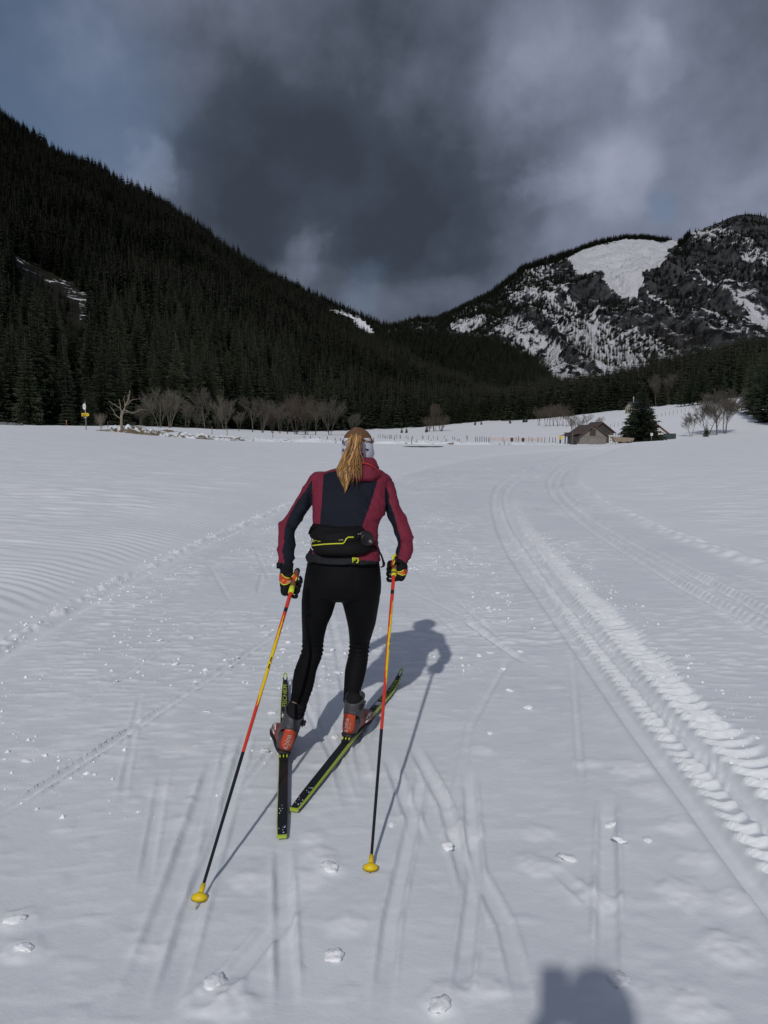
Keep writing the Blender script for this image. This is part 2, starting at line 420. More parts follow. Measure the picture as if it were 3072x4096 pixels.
LE = curve_xy(R1([(0, 910), (150, 830), (300, 740), (500, 620), (700, 540), (850, 470), (1000, 400), (1150, 340), (1230, 290)]) + [(1560, 1915), (1675, 1879), (1814, 1851), (1953, 1829), (2092, 1815), (2277, 1806)])

SKATE = [  # shallow ski lines pressed into the lane: photo points, width, depth
 ((-200, 3380), (546, 2905), (1203, 2468), .05, .013), ((200, 2898), (930, 2398), (1120, 2300), .04, .006), ((0, 2960), (420, 2740), (700, 2610), .04, .004),
 ((1128, 3355), (1150, 4096), None, .055, .007), ((1175, 3245), (1230, 3160), None, .05, .006), ((1700, 3050), (1560, 3700), (1520, 4096), .05, .009),
 ((1870, 3050), (1900, 3500), (1830, 4096), .05, .010), ((1640, 2960), (1780, 3220), (1900, 3640), .05, .009), ((1545, 3010), (1640, 3260), (1700, 3400), .05, .007),
 ((2430, 3180), (2432, 4000), None, .062, .010), ((1310, 2400), (1380, 2760), (1480, 3200), .05, .007), ((1250, 2480), (1300, 2900), (1420, 3300), .05, .005),
 ((1840, 2470), (2120, 2670), None, .05, .009), ((1600, 2340), (1900, 2490), None, .04, .005), ((1560, 2140), (1760, 2400), None, .05, .005), ((1620, 2370), (1780, 2230), None, .04, .005),
 ((1700, 2420), (1860, 2560), None, .04, .004), ((1720, 2080), (1640, 2200), None, .04, .004), ((1560, 2240), (1740, 2160), None, .04, .004), ((1840, 2480), (1960, 2280), None, .04, .005),
 ((880, 3010), (720, 3500), (500, 4096), .08, .006), ((900, 3200), (640, 4096), None, .07, .006), ((1230, 3560), (940, 3900), (700, 4096), .06, .006),
 ((2200, 3450), (2420, 3660), None, .05, .008), ((2460, 3690), (2550, 3810), None, .05, .007), ((2040, 2620), (1880, 2900), (1800, 3300), .05, .005),
 ((430, 4000), (300, 4096), None, .05, .005), ((1000, 2900), (860, 3400), (640, 3900), .05, .006), ((1860, 3400), (2020, 3700), (2120, 4096), .05, .005),
]
BUMPS = [(60, 3680, .05, .030), (90, 3800, .05, .028), (1320, 3470, .05, .030), (1250, 3350, .04, .02), (1400, 3700, .05, .02), (900, 4000, .07, .035), (2480, 3960, .05, .03), (2400, 3590, .06, .03),
 (1780, 3990, .05, .03), (1940, 3950, .04, .02), (1850, 3320, .07, .022), (1930, 3000, .05, .016), (2360, 3060, .05, .025), (2530, 3080, .08, .028), (2590, 3170, .06, .02), (2700, 3310, .05, .025),
 (2790, 3440, .05, .022), (2720, 3570, .07, .03), (2950, 3610, .06, .024), (2900, 3800, .07, .03), (2760, 4010, .07, .028), (1280, 3420, .05, .02), (1000, 3520, .06, .016), (1240, 3520, .06, .022),
 (640, 3160, .05, .014), (720, 3300, .05, .01), (1460, 2880, .05, .016), (1290, 3060, .04, .012), (1480, 3100, .05, .014), (2150, 3460, .06, .03), (2150, 3330, .05, .02), (600, 3800, .05, .02)]

_r = random.Random(404)
for _k in range(30):                                           # many faint skating strokes, left and right in turn
    _y = 2.2 + 11 * _r.random() ** 1.4; _x = _r.uniform(-1.7, .9); _a = (1 if _k % 2 else -1) * _r.uniform(.10, .34); _l = _r.uniform(1.0, 2.6)
    _p = [(_x, _y), (_x + math.sin(_a) * _l, _y + math.cos(_a) * _l)]
    SKATE.append((*[tuple(float(q) for q in proj(a_, b_, 0.0)) for a_, b_ in _p], None, _r.uniform(.030, .042), _r.uniform(.003, .006)))
def ground_detail(x, y, want_whiten=False):
    z = np.zeros_like(x); fr = np.full_like(x, .75)
    near = y < 90
    xs, ys = x[near], y[near]
    h = np.zeros_like(xs)
    le = LE(ys); ce = CE(ys)
    inside = sstep(0, .35, xs - le) * sstep(0, .3, ce - xs)
    fade = 1 - sstep(14, 45, ys)
    # gentle unevenness
    h += (fbm(xs * .8, ys * .5, 3, 3) - .5) * .035
    h += (fbm(xs * 4, ys * 3.2, 3, 9) - .5) * .006 * fade
    # scuffed skating lane: lips across the direction of travel
    wob = ys + .10 * vnoise(xs * 1.5, ys * 1.2, 5)
    n = fbm(xs * 8.0, wob * 27, 3, 21)
    patch = sstep(.42, .7, vnoise(xs * .9 + 4, ys * .55, 31))
    lip = np.clip(n - .54, 0, 1)
    calm = .12 + .88 * sstep(3.2, 6.0, ys + 2.2 * sstep(.55, 1.0, xs))
    h += inside * calm * (lip * .021 * (.05 + .95 * patch) + (n - .5) * .0016) * (1 - sstep(22, 60, ys))
    n_b = fbm(xs * 7.0, wob * 26, 2, 25); edge = np.clip(n_b - .60, 0, .12) / .12
    h += inside * calm * edge * .0075 * sstep(.38, .62, vnoise(xs * 1.1 + 9, ys * .7, 33)) * (1 - sstep(16, 34, ys))
    whiten = np.clip(.55 * (1 - inside) + inside * (np.clip(lip * 6, 0, 1) * patch * .8 + .35 * edge), 0, 1); whiten = np.maximum(whiten, .7 * sstep(25, 60, ys))
    chip = np.clip(fbm(xs * 9, ys * 13, 2, 77) - .66, 0, 1) * np.clip(vnoise(xs * .8, ys * .6, 41) - .35, 0, 1)
    h += inside * chip * .035 * (1 - sstep(12, 24, ys))
    # left bank
    d = le - xs
    bank = sstep(-.06, .9, d)
    h += bank * (.11 + .05 * sstep(.5, 3.0, d))
    h -= .022 * np.exp(-((d + .10) / .07) ** 2)
    crumbs = np.clip(vnoise(xs * 9, ys * 4.5, 51) - .40, 0, 1) + .9 * np.clip(vnoise(xs * 26, ys * 16, 52) - .5, 0, 1)
    h += np.exp(-((d - .02) / .075) ** 2) * crumbs * .050 * (1 - .3 * sstep(20, 60, ys))
    s_al = ys * .9 + xs * .25 + .25 * vnoise(xs * 1.2, ys * .9, 61)
    wl = .17
    rip = (np.abs(((s_al / wl) % 1) - .5) * 2 - .5) * (.5 + vnoise(xs * 1.3, ys * 1.1, 62))
    h += rip * .0105 * sstep(.1, .5, d) * (1 - sstep(1.4, 2.6, d)) * (1 - sstep(12, 26, ys))
    h += (fbm(xs * 1.2, ys * 4.5, 4, 64) - .5) * .055 * sstep(.8, 2.5, d) * (1 - sstep(40, 90, ys))
    # right edge of the grooming and the open field beyond
    dr = xs - ce
    h += sstep(-.1, .3, dr) * .045 + .05 * np.exp(-(dr / .12) ** 2) * (.4 + vnoise(xs * 8, ys * 6, 66)) * (1 - sstep(20, 40, ys))
    h += (fbm(xs * 1.4, ys * 5.0, 4, 67) - .5) * .05 * sstep(.2, 1.5, dr)
    # corduroy flakes between the classic tracks
    # classic tracks
    gw = .033 + .0034 * ys
    for c, dep in ((A1, .036), (A2, .034), (B1, .042), (B2, .040)):
        q = xs - c(ys)
        h += -dep * 1.15 * np.exp(-(np.abs(q) / gw) ** 5) * (1 + 1.5 * sstep(10, 40, ys)) + .011 * np.exp(-((np.abs(q) - .075 - .002 * ys) / .03) ** 2)
    # crumbled crosswise slabs beside the near track
    a1, a2 = A1(ys), A2(ys)
    u = (xs - a2)
    wfade = (1 - sstep(11, 20, ys))
    for lo, hi, amp, wl, sd in ((a1 + .055, a2 - .045, .034, .085, 71), (a2 + .055, a2 + .25, .042, .105, 72)):
        m = sstep(lo - .012, lo + .02, xs) * (1 - sstep(hi - .02, hi + .03 + .13 * vnoise(ys * 5, ys * 0, sd), xs))
        q = (xs - lo) / (hi - lo)
        ph = (ys + .030 * (1 - (2 * q - 1) ** 2) + .022 * vnoise(xs * 9, ys * 7, sd + 3) + .05 * vnoise(xs * 0 + 2, ys * 2.0, sd + 6)) / wl
        f = ph % 1; row_ = np.floor(ph)
        prof = np.where(f < .16, f / .16, (1 - (f - .16) / .84) ** 1.3)
        ampv = amp * (.55 + .5 * _hash(row_, row_ * 0, sd + 9)) * (.8 + .4 * vnoise(xs * 7, row_ * 1.37, sd + 11))
        h += m * (prof * ampv - .020) * wfade; whiten = np.maximum(whiten, m * wfade * (.15 + .65 * prof))
    for c, sd in ((B1, 81), (B2, 84)):
        q = np.abs(xs - c(ys) - .09)
        f = ((ys + .03 * vnoise(xs * 8, ys * 5, sd)) / .10) % 1
        h += np.exp(-(q / .05) ** 2) * np.where(f < .3, f / .3, 1 - (f - .3) / .7) * .014 * (1 - sstep(14, 25, ys))
    # ski lines
    X_, Y_ = xs, ys
    for a, b, c, w, dep in SKATE:
        pts = [G(*a), G(*b)] + ([G(*c)] if c else [])
        bx0, bx1 = min(q.x for q in pts) - .25, max(q.x for q in pts) + .25; by0, by1 = min(q.y for q in pts) - .25, max(q.y for q in pts) + .25
        sel = np.nonzero((X_ > bx0) & (X_ < bx1) & (Y_ > by0) & (Y_ < by1))[0]
        if not len(sel): continue
        xs, ys, hs = X_[sel], Y_[sel], h[sel]
        dm = np.full_like(xs, 9.0); al = np.zeros_like(xs); tot = 0.0; full = sum((q - p).length for p, q in zip(pts[:-1], pts[1:]))
        for p, q in zip(pts[:-1], pts[1:]):
            ax, ay = p.x, p.y; bx, by = q.x - p.x, q.y - p.y; l2 = bx * bx + by * by
            t = np.clip(((xs - ax) * bx + (ys - ay) * by) / l2, 0, 1)
            dd = np.hypot(xs - ax - t * bx, ys - ay - t * by); al = np.where(dd < dm, tot + t * math.sqrt(l2), al); dm = np.minimum(dm, dd); tot += math.sqrt(l2)
        dep = dep * 1.45; ends = sstep(0, .2 + .1 * full, al) * sstep(0, .2 + .1 * full, full - al) * (.65 + .5 * vnoise(al * 2.5, al * 0, 93)); dep = dep * ends
        g = np.exp(-(dm / (w * .5)) ** 6)
        hs = hs * (1 - .75 * g * np.minimum(1, ends)) - dep * g * 1.15 + dep * .9 * np.exp(-((dm - w * .66) / (w * .15)) ** 2) * (.3 + vnoise(xs * 14, ys * 10, 90))
        h[sel] = hs
    xs, ys = X_, Y_
    whiten = np.maximum(whiten, np.exp(-((d - .02) / .075) ** 2) * np.clip(crumbs * 2.2, 0, 1))
    for px, py, r, hh in BUMPS:
        c = G(px, py); dd = np.hypot((xs - c.x) / 1.15, (ys - c.y))
        m = dd < 3 * r
        if m.any():
            a = np.arctan2(ys[m] - c.y, xs[m] - c.x)
            rr = r * (.75 + .6 * vnoise(xs[m] * 25, ys[m] * 25, int(px)))
            whiten[m] = np.maximum(whiten[m], .8 * np.exp(-(dd[m] / rr) ** 4)); h[m] += .26 * hh * np.exp(-(dd[m] / rr) ** 4) * (.7 + .6 * vnoise(xs[m] * 45, ys[m] * 45, 7))
    # keep a hard packed flat spot under the skis and the pole tips
    z[near] = h; fr[near] = whiten
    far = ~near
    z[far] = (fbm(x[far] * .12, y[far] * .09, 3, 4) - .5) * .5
    mid = sstep(60, 90, y)
    return (z, fr) if want_whiten else z
def build_ground():
    ya = np.linspace(-3.0, .8, 24)[:-1]
    yb = [.8]
    while yb[-1] < 62: yb.append(yb[-1] + (.0036 if yb[-1] < 12 else .0036 + .003 * min(1, (yb[-1] - 12) / 10)) * (yb[-1] + .4))
    yc = [yb[-1] * 1.02]
    while yc[-1] < 2100: yc.append(yc[-1] * 1.024)
    ys = np.concatenate([ya, yb, yc])
    a = np.linspace(-1, 1, 801); a = np.sign(a) * (np.abs(a) * .8 + .2 * np.abs(a) ** 3)
    Yg, Ag = np.meshgrid(ys, a, indexing='ij')
    Xg = Ag * np.maximum(Yg + 1.6, 2.5)
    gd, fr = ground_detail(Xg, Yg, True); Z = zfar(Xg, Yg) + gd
    me = grid_mesh('snow_ground', Xg, Yg, Z, [SNOWG], attrs={'whiten': fr})
    o = add('snow_ground', me); tag(o, kind='structure')
    return o
def gz(x, y): return float(zfar(np.array([x]), np.array([y]))[0])
def stand(px, D, sink=0.0):
    x = (px - CX) / F * D / 1.0057
    return Vector((x, D, gz(x, D) - sink))
build_ground()
# ------------------------------------------------------------------ mountains
def hill_material(name, base1, base2, snow_attr=True, rock=False):
    m, nt, b = nodes(name); N, L = nt.nodes, nt.links
    b.inputs['Roughness'].default_value = .85; b.inputs['Specular IOR Level'].default_value = .1
    tc = N.new('ShaderNodeTexCoord')
    n = N.new('ShaderNodeTexNoise'); n.inputs['Scale'].default_value = .03 if rock else .05; n.inputs['Detail'].default_value = 10; n.inputs['Roughness'].default_value = .68
    L.new(tc.outputs['Object'], n.inputs['Vector'])
    r = N.new('ShaderNodeValToRGB'); L.new(n.outputs['Fac'], r.inputs[0])
    r.color_ramp.elements[0].position = .43 if rock else .35; r.color_ramp.elements[0].color = (*base1, 1)
    r.color_ramp.elements[1].position = .57 if rock else .65; r.color_ramp.elements[1].color = (*base2, 1)
    at = N.new('ShaderNodeAttribute'); at.attribute_name = 'snow'
    n2 = N.new('ShaderNodeTexNoise'); n2.inputs['Scale'].default_value = .06 if rock else .12; n2.inputs['Detail'].default_value = 9; n2.inputs['Roughness'].default_value = .72
    mpv = N.new('ShaderNodeMapping'); mpv.inputs['Scale'].default_value = (1, 1, .45) if rock else (1, 1, 1); L.new(tc.outputs['Object'], mpv.inputs[0]); L.new(mpv.outputs[0], n2.inputs['Vector'])
    if rock: L.new(mpv.outputs[0], n.inputs['Vector'])
    ad = N.new('ShaderNodeMath'); ad.operation = 'MULTIPLY_ADD'; L.new(n2.outputs['Fac'], ad.inputs[0]); ad.inputs[1].default_value = 1.5 if rock else 1.0
    L.new(at.outputs['Fac'], ad.inputs[2])
    r2 = N.new('ShaderNodeValToRGB'); L.new(ad.outputs[0], r2.inputs[0])
    r2.color_ramp.elements[0].position = .0; r2.color_ramp.elements[0].color = (0, 0, 0, 1)
    r2.color_ramp.elements[1].position = 1.0; r2.color_ramp.elements[1].color = (1, 1, 1, 1)
    mr = N.new('ShaderNodeMapRange'); L.new(ad.outputs[0], mr.inputs[0])
    mr.inputs[1].default_value = 1.18; mr.inputs[2].default_value = 1.27; mr.clamp = True
    mx = N.new('ShaderNodeMix'); mx.data_type = 'RGBA'
    L.new(mr.outputs[0], mx.inputs[0]); L.new(r.outputs[0], mx.inputs[6]); mx.inputs[7].default_value = (.80, .81, .84, 1)
    L.new(mx.outputs[2], b.inputs['Base Color'])
    bp = N.new('ShaderNodeBump'); bp.inputs['Strength'].default_value = .9 if rock else .5; bp.inputs['Distance'].default_value = 45 if rock else 3
    L.new(n.outputs['Fac'], bp.inputs['Height']); L.new(bp.outputs[0], b.inputs['Normal'])
    return m
FLOOR = hill_material('forest_floor', (.010, .010, .007), (.022, .020, .014))
ROCK = hill_material('limestone', (.010, .0105, .012), (.090, .091, .095), rock=True)

def ax_of(px): return (np.asarray(px, float) - CX) / F
class Hill:
    def __init__(s, name, ridge, base, tree_h, prof, amp, nx, nt, mat_, snow=(), rock=False, back=.4, seed=0, nscale=90.0):
        s.rp = np.array([r[0] for r in ridge], float); s.ry = np.array([r[1] for r in ridge], float); s.rd = np.array([r[2] for r in ridge], float)
        s.bp = np.array([b[0] for b in base], float); s.bd = np.array([b[1] for b in base], float)
        s.th = tree_h; s.prof = prof; s.amp = amp; s.snow = snow; s.rock = rock; s.back = back; s.seed = seed; s.ns = nscale
        px = np.linspace(s.rp[0], s.rp[-1], nx); t = np.concatenate([np.linspace(0, 1, nt), 1 + back * np.linspace(0, 1, max(6, nt // 6))[1:]])
        PX, T = np.meshgrid(px, t, indexing='ij')
        X, Y, Z = s.pos(PX, T)
        qx, qy = proj(X, Y, Z)
        sn = np.zeros_like(X)
        for poly, v in snow:
            w = 14 if rock else 8
            jx = (fbm(X * .012, Z * .012, 3, 8) - .5) * 60; jy = (fbm(X * .012 + 50, Z * .012, 3, 18) - .5) * 60
            sn = np.where(inpoly(qx + jx, qy + jy, poly), v, sn)
        if rock: sn = rock(PX, T, X, Y, Z, qx, qy, sn)
        me = grid_mesh(name, X, Y, Z, [mat_], attrs={'snow': sn})
        s.o = add(name, me); tag(s.o, kind='structure')
    def pos(s, px, t):
        rd = np.interp(px, s.rp, s.rd); ry = np.interp(px, s.rp, s.ry); bd = np.interp(px, s.bp, s.bd)
        a = ax_of(px) / 1.0057
        zb = zfar(a * bd, bd) - 1.0
        v = (ry - CY) / F
        zr = CAMH + rd * (-sp - v * cp) / (cp - v * sp) - s.th
        tt = np.minimum(t, 1.0); D = bd + (rd - bd) * t
        z = zb + (zr - zb) * (tt ** s.prof)
        over = np.maximum(t - 1, 0)
        z = z - over * (zr - zb) * .9
        X = ax_of(px) * D / (1.0057 + (cp - v * sp - 1.0057) * np.minimum(t, 1.2))
        w = np.sin(np.pi * np.clip(tt, 0, 1)) ** .8 * (t <= 1)
        if s.amp:
            nn = (fbm(X / s.ns, D / s.ns, 4, 100 + s.seed) - .5) * 2
            z = z + nn * s.amp * w
            if s.rock:
                z = z + (ridged(X / 330 + .3, D / 420 + z / 700, 6, 140 + s.seed, .55) - .62) * 135 * (w + .04 * (t <= 1))
                z = z + (ridged(X / 120 + D / 900, D / 1100, 4, 150 + s.seed, .6) - .6) * 85 * (w + .16 * (t <= 1) * sstep(2700, 2760, px))
        return X, D, z

def px_list(l, k): return [(a * 1.852, b * 1.852, k) if not isinstance(k, (list, tuple)) else None for a, b in l]
# left: steep dark spruce slope
HL = Hill('forest_slope', [(-1400, -420, 1500), (-600, 30, 1400), (0, 425, 1300), (102, 490, 1290), (204, 574, 1280), (296, 611, 1270), (398, 640, 1260), (472, 694, 1250), (574, 741, 1240), (685, 805, 1230),
    (796, 880, 1210), (889, 954, 1190), (1000, 1028, 1170), (1111, 1092, 1150), (1200, 1142, 1130), (1320, 1225, 1100), (1480, 1322, 1050), (1700, 1448, 1000), (1900, 1545, 960), (2060, 1610, 930), (2180, 1665, 900)],
    [(-1400, 190), (0, 196), (400, 205), (850, 232), (1100, 290), (1250, 350), (1500, 470), (1800, 540), (2180, 600)], 17, 1.12, 14, 150, 70, FLOOR,
    snow=[([(40, 1010), (110, 1040), (190, 1090), (300, 1140), (350, 1180), (352, 1260), (330, 1330), (300, 1300), (290, 1220), (200, 1150), (110, 1110), (40, 1070)], .64)], seed=1)
CLEAR_L = [(40, 1022), (110, 1046), (150, 1072), (200, 1094), (215, 1108), (300, 1150), (352, 1180), (356, 1260), (326, 1335), (290, 1295), (280, 1215), (200, 1152), (110, 1100), (40, 1062)]
# ridge farther up the valley
CLEAR_F = [(1290, 1228), (1340, 1238), (1400, 1262), (1460, 1290), (1496, 1330), (1500, 1352), (1440, 1322), (1370, 1278), (1300, 1242)]
HF = Hill('far_forest_ridge', [(900, 1020, 2300), (1100, 1095, 2300), (1160, 1116, 2280), (1280, 1168, 2260), (1370, 1211, 2230), (1463, 1252, 2200), (1537, 1282, 2180), (1611, 1297, 2150), (1750, 1370, 2100), (1900, 1450, 2000), (2100, 1560, 1900)],
    [(900, 1300), (1500, 1300), (2100, 1250)], 15, 1.0, 25, 70, 36, FLOOR, snow=[(CLEAR_F, 1.1)], seed=2)
# rock mountain
BOWL = [(2270, 1035), (2330, 1000), (2420, 975), (2500, 958), (2590, 962), (2640, 975), (2690, 960), (2720, 962), (2680, 1010), (2640, 1040), (2600, 1090), (2570, 1110), (2540, 1180), (2470, 1185), (2440, 1140), (2410, 1085), (2330, 1090), (2290, 1070)]
CUT1 = [(1800, 1300), (1850, 1276), (1945, 1258), (1930, 1290), (1890, 1330), (1810, 1335)]
CUT2 = [(1975, 1310), (2040, 1255), (2110, 1250), (2190, 1320), (2240, 1380), (2260, 1430), (2300, 1480), (2240, 1515), (2190, 1450), (2120, 1390), (2060, 1350), (1990, 1340)]
CUT3 = [(2030, 1180), (2080, 1165), (2140, 1150), (2160, 1190), (2060, 1215)]
def rock_snow(PX, T, X, Y, Z, qx, qy, sn):
    # snow lies where the face is less steep
    gy = np.gradient(Z, axis=1) / np.maximum(np.gradient(Y, axis=1), .5); gx = np.gradient(Z, axis=0) / np.maximum(np.abs(np.gradient(X, axis=0)), .5)
    steep = np.hypot(gx, gy)
    chute = ridged(X / 95 + Z / 700, Z / 520 - X / 900, 4, 301)
    s = .15 + .30 * (1 - sstep(.35, 1.05, steep)) + np.clip(chute - .62, 0, 1) * 1.7
    s -= .22 * (1 - sstep(1850, 2150, qx)) * sstep(1010, 1260, qy)
    s -= .24 * sstep(2660, 2710, qx) * (1 - sstep(985, 1060, qy))
    s = np.where((qy > 1300) & (qx > 2150), s + .14 * (1 - sstep(2350, 2700, qx)), s)
    s = np.where(sn > 0, np.maximum(s, sn), s)
    return s
HR = Hill('rock_mountain', [(1500, 1360, 2450), (1611, 1305, 2500), (1750, 1272, 2520), (1850, 1228, 2540), (1963, 1165, 2560), (2030, 1115, 2570), (2093, 1064, 2580), (2160, 1040, 2590), (2222, 1022, 2600), (2300, 1000, 2620), (2390, 965, 2660),
    (2500, 950, 2700), (2600, 950, 2720), (2685, 955, 2700), (2722, 962, 2690), (2750, 935, 2700), (2780, 925, 2720), (2835, 905, 2740), (2890, 882, 2760), (2930, 862, 2760), (3000, 854, 2780), (3045, 862, 2780), (3072, 872, 2790), (3300, 880, 2800), (3700, 980, 2800), (4300, 1100, 2800)],
    [(1500, 1500), (2300, 1350), (4300, 1300)], 4, .95, 42, 420, 170, ROCK, snow=[(BOWL, .92), (CUT1, .55), (CUT2, .50), (CUT3, .45)], rock=rock_snow, seed=3, nscale=260)
# dark spur in front of it
HS = Hill('forest_spur', [(1500, 1330, 1500), (1620, 1303, 1550), (1720, 1318, 1550), (1822, 1338, 1540), (1981, 1345, 1520), (2061, 1380, 1500), (2132, 1422, 1480), (2221, 1505, 1440), (2320, 1560, 1400), (2450, 1640, 1350)],
    [(1500, 1000), (2450, 950)], 15, 1.0, 14, 60, 36, FLOOR, seed=4)
# near woods on the right
HN = Hill('wooded_slope', [(1960, 1640, 800), (2060, 1562, 820), (2150, 1540, 840), (2221, 1526, 850), (2398, 1508, 860), (2576, 1470, 870), (2753, 1430, 860), (2930, 1392, 840), (3072, 1358, 820), (3400, 1280, 780), (4300, 1100, 700)],
    [(1960, 560), (2050, 520), (2300, 425), (2600, 385), (2850, 330), (3072, 290), (4300, 240)], 16, 1.05, 8, 90, 40, FLOOR, seed=5)

# ------------------------------------------------------------------ spruces
NEEDLE = foliage('spruce_needles', (.010, .0155, .0095), (.054, .067, .038))
BARK = mat('spruce_bark', (.055, .045, .038), .9, .4, 3)
DEADW = foliage('dead_larch_twigs', (.026, .025, .024), (.058, .053, .048))
def spruce_geo(H, R, layers, per, detail, seed, bare=.06):
    r = random.Random(seed); crown = MB(); trunk = MB()
    trunk.tube([(0, 0, -.8), (0, 0, H * .3), (r.uniform(-.1, .1), 0, H * .7), (0, 0, H * .985)], [.022 * H * .62, .016 * H * .62, .008 * H * .62, .02], 6 if detail > 1 else 4)
    for k in range(layers):
        f = (k + r.uniform(-.3, .3)) / layers
        f = min(max(f, 0), .995)
        z = H * (bare + (1 - bare) * f)
        rad = R * (1 - f) ** .82 * (.55 + .45 * min(1, (f + .05) / .16)) + .12
        nb = max(4, int(per * (.55 + .6 * (1 - f))))
        a0 = r.uniform(0, 6.28)
        for j in range(nb):
            a = a0 + 6.283 * j / nb + r.uniform(-.25, .25)
            L_ = rad * r.uniform(.68, 1.18); dr = .42 - .3 * f + r.uniform(-.08, .1)
            ca, sa = math.cos(a), math.sin(a)
            def q(u, side=0.0, dz=0.0):
                # arm goes out, sags, and lifts a little at its end
                zz = z + L_ * (-dr * u + .16 * u * u * u) + dz
                return (ca * L_ * u - sa * side, sa * L_ * u + ca * side, zz)
            w = L_ * (.24 if detail > 1 else .34) * r.uniform(.8, 1.2)
            if detail <= 1:
                crown.addm([q(.02), q(.5, w, -.10 * L_), q(1.0), q(.5, -w, -.10 * L_), q(.62, 0, -.34 * L_)], [(0, 1, 2), (0, 2, 3), (0, 4, 2)])
            else:
                n = detail + 2; sp_ = []
                for i in range(n + 1): sp_.append(q(i / n, 0, 0))
                vs = list(sp_); fs = []
                for i in range(n):
                    u = (i + .15) / n; ww = w * (1.25 - u) * r.uniform(.8, 1.25)
                    b = len(vs)
                    vs += [q(u + .34, ww, -.16 * L_ * r.uniform(.5, 1.4)), q(u + .34, -ww, -.16 * L_ * r.uniform(.5, 1.4)), q(u + .16, 0, -.26 * L_ * r.uniform(.4, 1.3))]
                    fs += [(i, i + 1, b), (i + 1, i, b + 1), (i, i + 1, b + 2)]
                crown.addm(vs, fs)
    crown.addm([(0.12, 0, H * .95), (-.06, .1, H * .95), (-.06, -.1, H * .95), (0, 0, H * 1.02)], [(0, 1, 3), (1, 2, 3), (2, 0, 3)])
    return crown, trunk
def larch_geo(H, seed):
    r = random.Random(seed); m = MB()
    m.tube([(0, 0, -.5), (0, 0, H)], [.28, .04], 4, mi=0)
    for k in range(26):
        z = H * (.25 + .74 * k / 26); L_ = 2.2 * (1 - k / 28) + .3; a = k * 2.4 + r.random()
        d = Vector((math.cos(a), math.sin(a), 0)) * L_
        p = Vector((0, 0, z)); s_ = Vector((-math.sin(a), math.cos(a), 0)) * .09
        m.addm([p + s_, p - s_, p + d + Vector((0, 0, .2))], [(0, 1, 2)], 1)
        m.addm([p + Vector((0, 0, .1)), p - Vector((0, 0, .12)), p + d * .9], [(0, 1, 2)], 1)
    return m

# meshes shared by all single spruces
NEAR = []
for i, (H, R) in enumerate(((24, 3.6), (27, 3.9), (21, 3.3), (25, 3.1), (18, 3.2))):
    c, t = spruce_geo(H, R, 30, 11, 3, 50 + i, bare=(.05, .09, .04, .12, .03)[i])
    NEAR.append((c.mesh('crown', [NEEDLE], False), t.mesh('trunk', [BARK]), H))
FARP = []
for i, (H, R) in enumerate(((23, 3.5), (26, 3.8), (20, 3.1), (24, 3.0))):
    c, t = spruce_geo(H, R, 15, 9, 1, 80 + i)
    me = mesh_from('spruce_far', c.v + t.v, c.f + [tuple(a + len(c.v) for a in f) for f in t.f], [NEEDLE, BARK], [0] * len(c.f) + [1] * len(t.f), False)
    o = bpy.data.objects.new('spruce_source', me); FARP.append(o)
LARCHP = []
for i in range(2):
    m = larch_geo(17 + 2 * i, 90 + i); o = bpy.data.objects.new('larch_source', m.mesh('larch', [DEADW, DEADW], False)); LARCHP.append(o)

def forest_object(name, pts, protos, var, scl, rot, label, cat):
    """one mesh of points; geometry nodes put a tree on each"""
    me = bpy.data.meshes.new(name); me.vertices.add(len(pts)); me.vertices.foreach_set('co', np.asarray(pts, np.float32).ravel())
    for nm, a in (('scl', scl), ('rot', rot)):
        at = me.attributes.new(nm, 'FLOAT', 'POINT'); at.data.foreach_set('value', np.asarray(a, np.float32))
    at = me.attributes.new('var', 'INT', 'POINT'); at.data.foreach_set('value', np.asarray(var, np.int32))
    o = add(name, me); tag(o, label, cat, kind='stuff')
    ng = bpy.data.node_groups.new(name, 'GeometryNodeTree')
    ng.interface.new_socket('Geometry', in_out='INPUT', socket_type='NodeSocketGeometry'); ng.interface.new_socket('Geometry', in_out='OUTPUT', socket_type='NodeSocketGeometry')
    N, L = ng.nodes, ng.links
    gi = N.new('NodeGroupInput'); go = N.new('NodeGroupOutput'); jn = N.new('GeometryNodeJoinGeometry')
    def attr(nm, ty):
        a = N.new('GeometryNodeInputNamedAttribute'); a.data_type = ty; a.inputs['Name'].default_value = nm; return a.outputs['Attribute']
    av, asc, ar = attr('var', 'INT'), attr('scl', 'FLOAT'), attr('rot', 'FLOAT')
    cr = N.new('ShaderNodeCombineXYZ'); L.new(ar, cr.inputs[2])
    sv = N.new('ShaderNodeCombineXYZ'); wd = N.new('ShaderNodeMath'); wd.operation = 'MULTIPLY'; L.new(asc, wd.inputs[0]); wd.inputs[1].default_value = 1.3
    L.new(wd.outputs[0], sv.inputs[0]); L.new(wd.outputs[0], sv.inputs[1]); L.new(asc, sv.inputs[2])
    for k, p in enumerate(protos):
        oi = N.new('GeometryNodeObjectInfo'); oi.inputs['Object'].default_value = p; oi.transform_space = 'ORIGINAL'; oi.inputs['As Instance'].default_value = True
        cm = N.new('FunctionNodeCompare'); cm.data_type = 'INT'; cm.operation = 'EQUAL'; L.new(av, cm.inputs[2]); cm.inputs[3].default_value = k
        ip = N.new('GeometryNodeInstanceOnPoints'); L.new(gi.outputs[0], ip.inputs['Points']); L.new(cm.outputs[0], ip.inputs['Selection'])
        L.new(oi.outputs['Geometry'], ip.inputs['Instance']); L.new(cr.outputs[0], ip.inputs['Rotation']); L.new(sv.outputs[0], ip.inputs['Scale'])
        L.new(ip.outputs[0], jn.inputs[0])
    L.new(jn.outputs[0], go.inputs[0])
    md = o.modifiers.new('trees', 'NODES'); md.node_group = ng
    return o

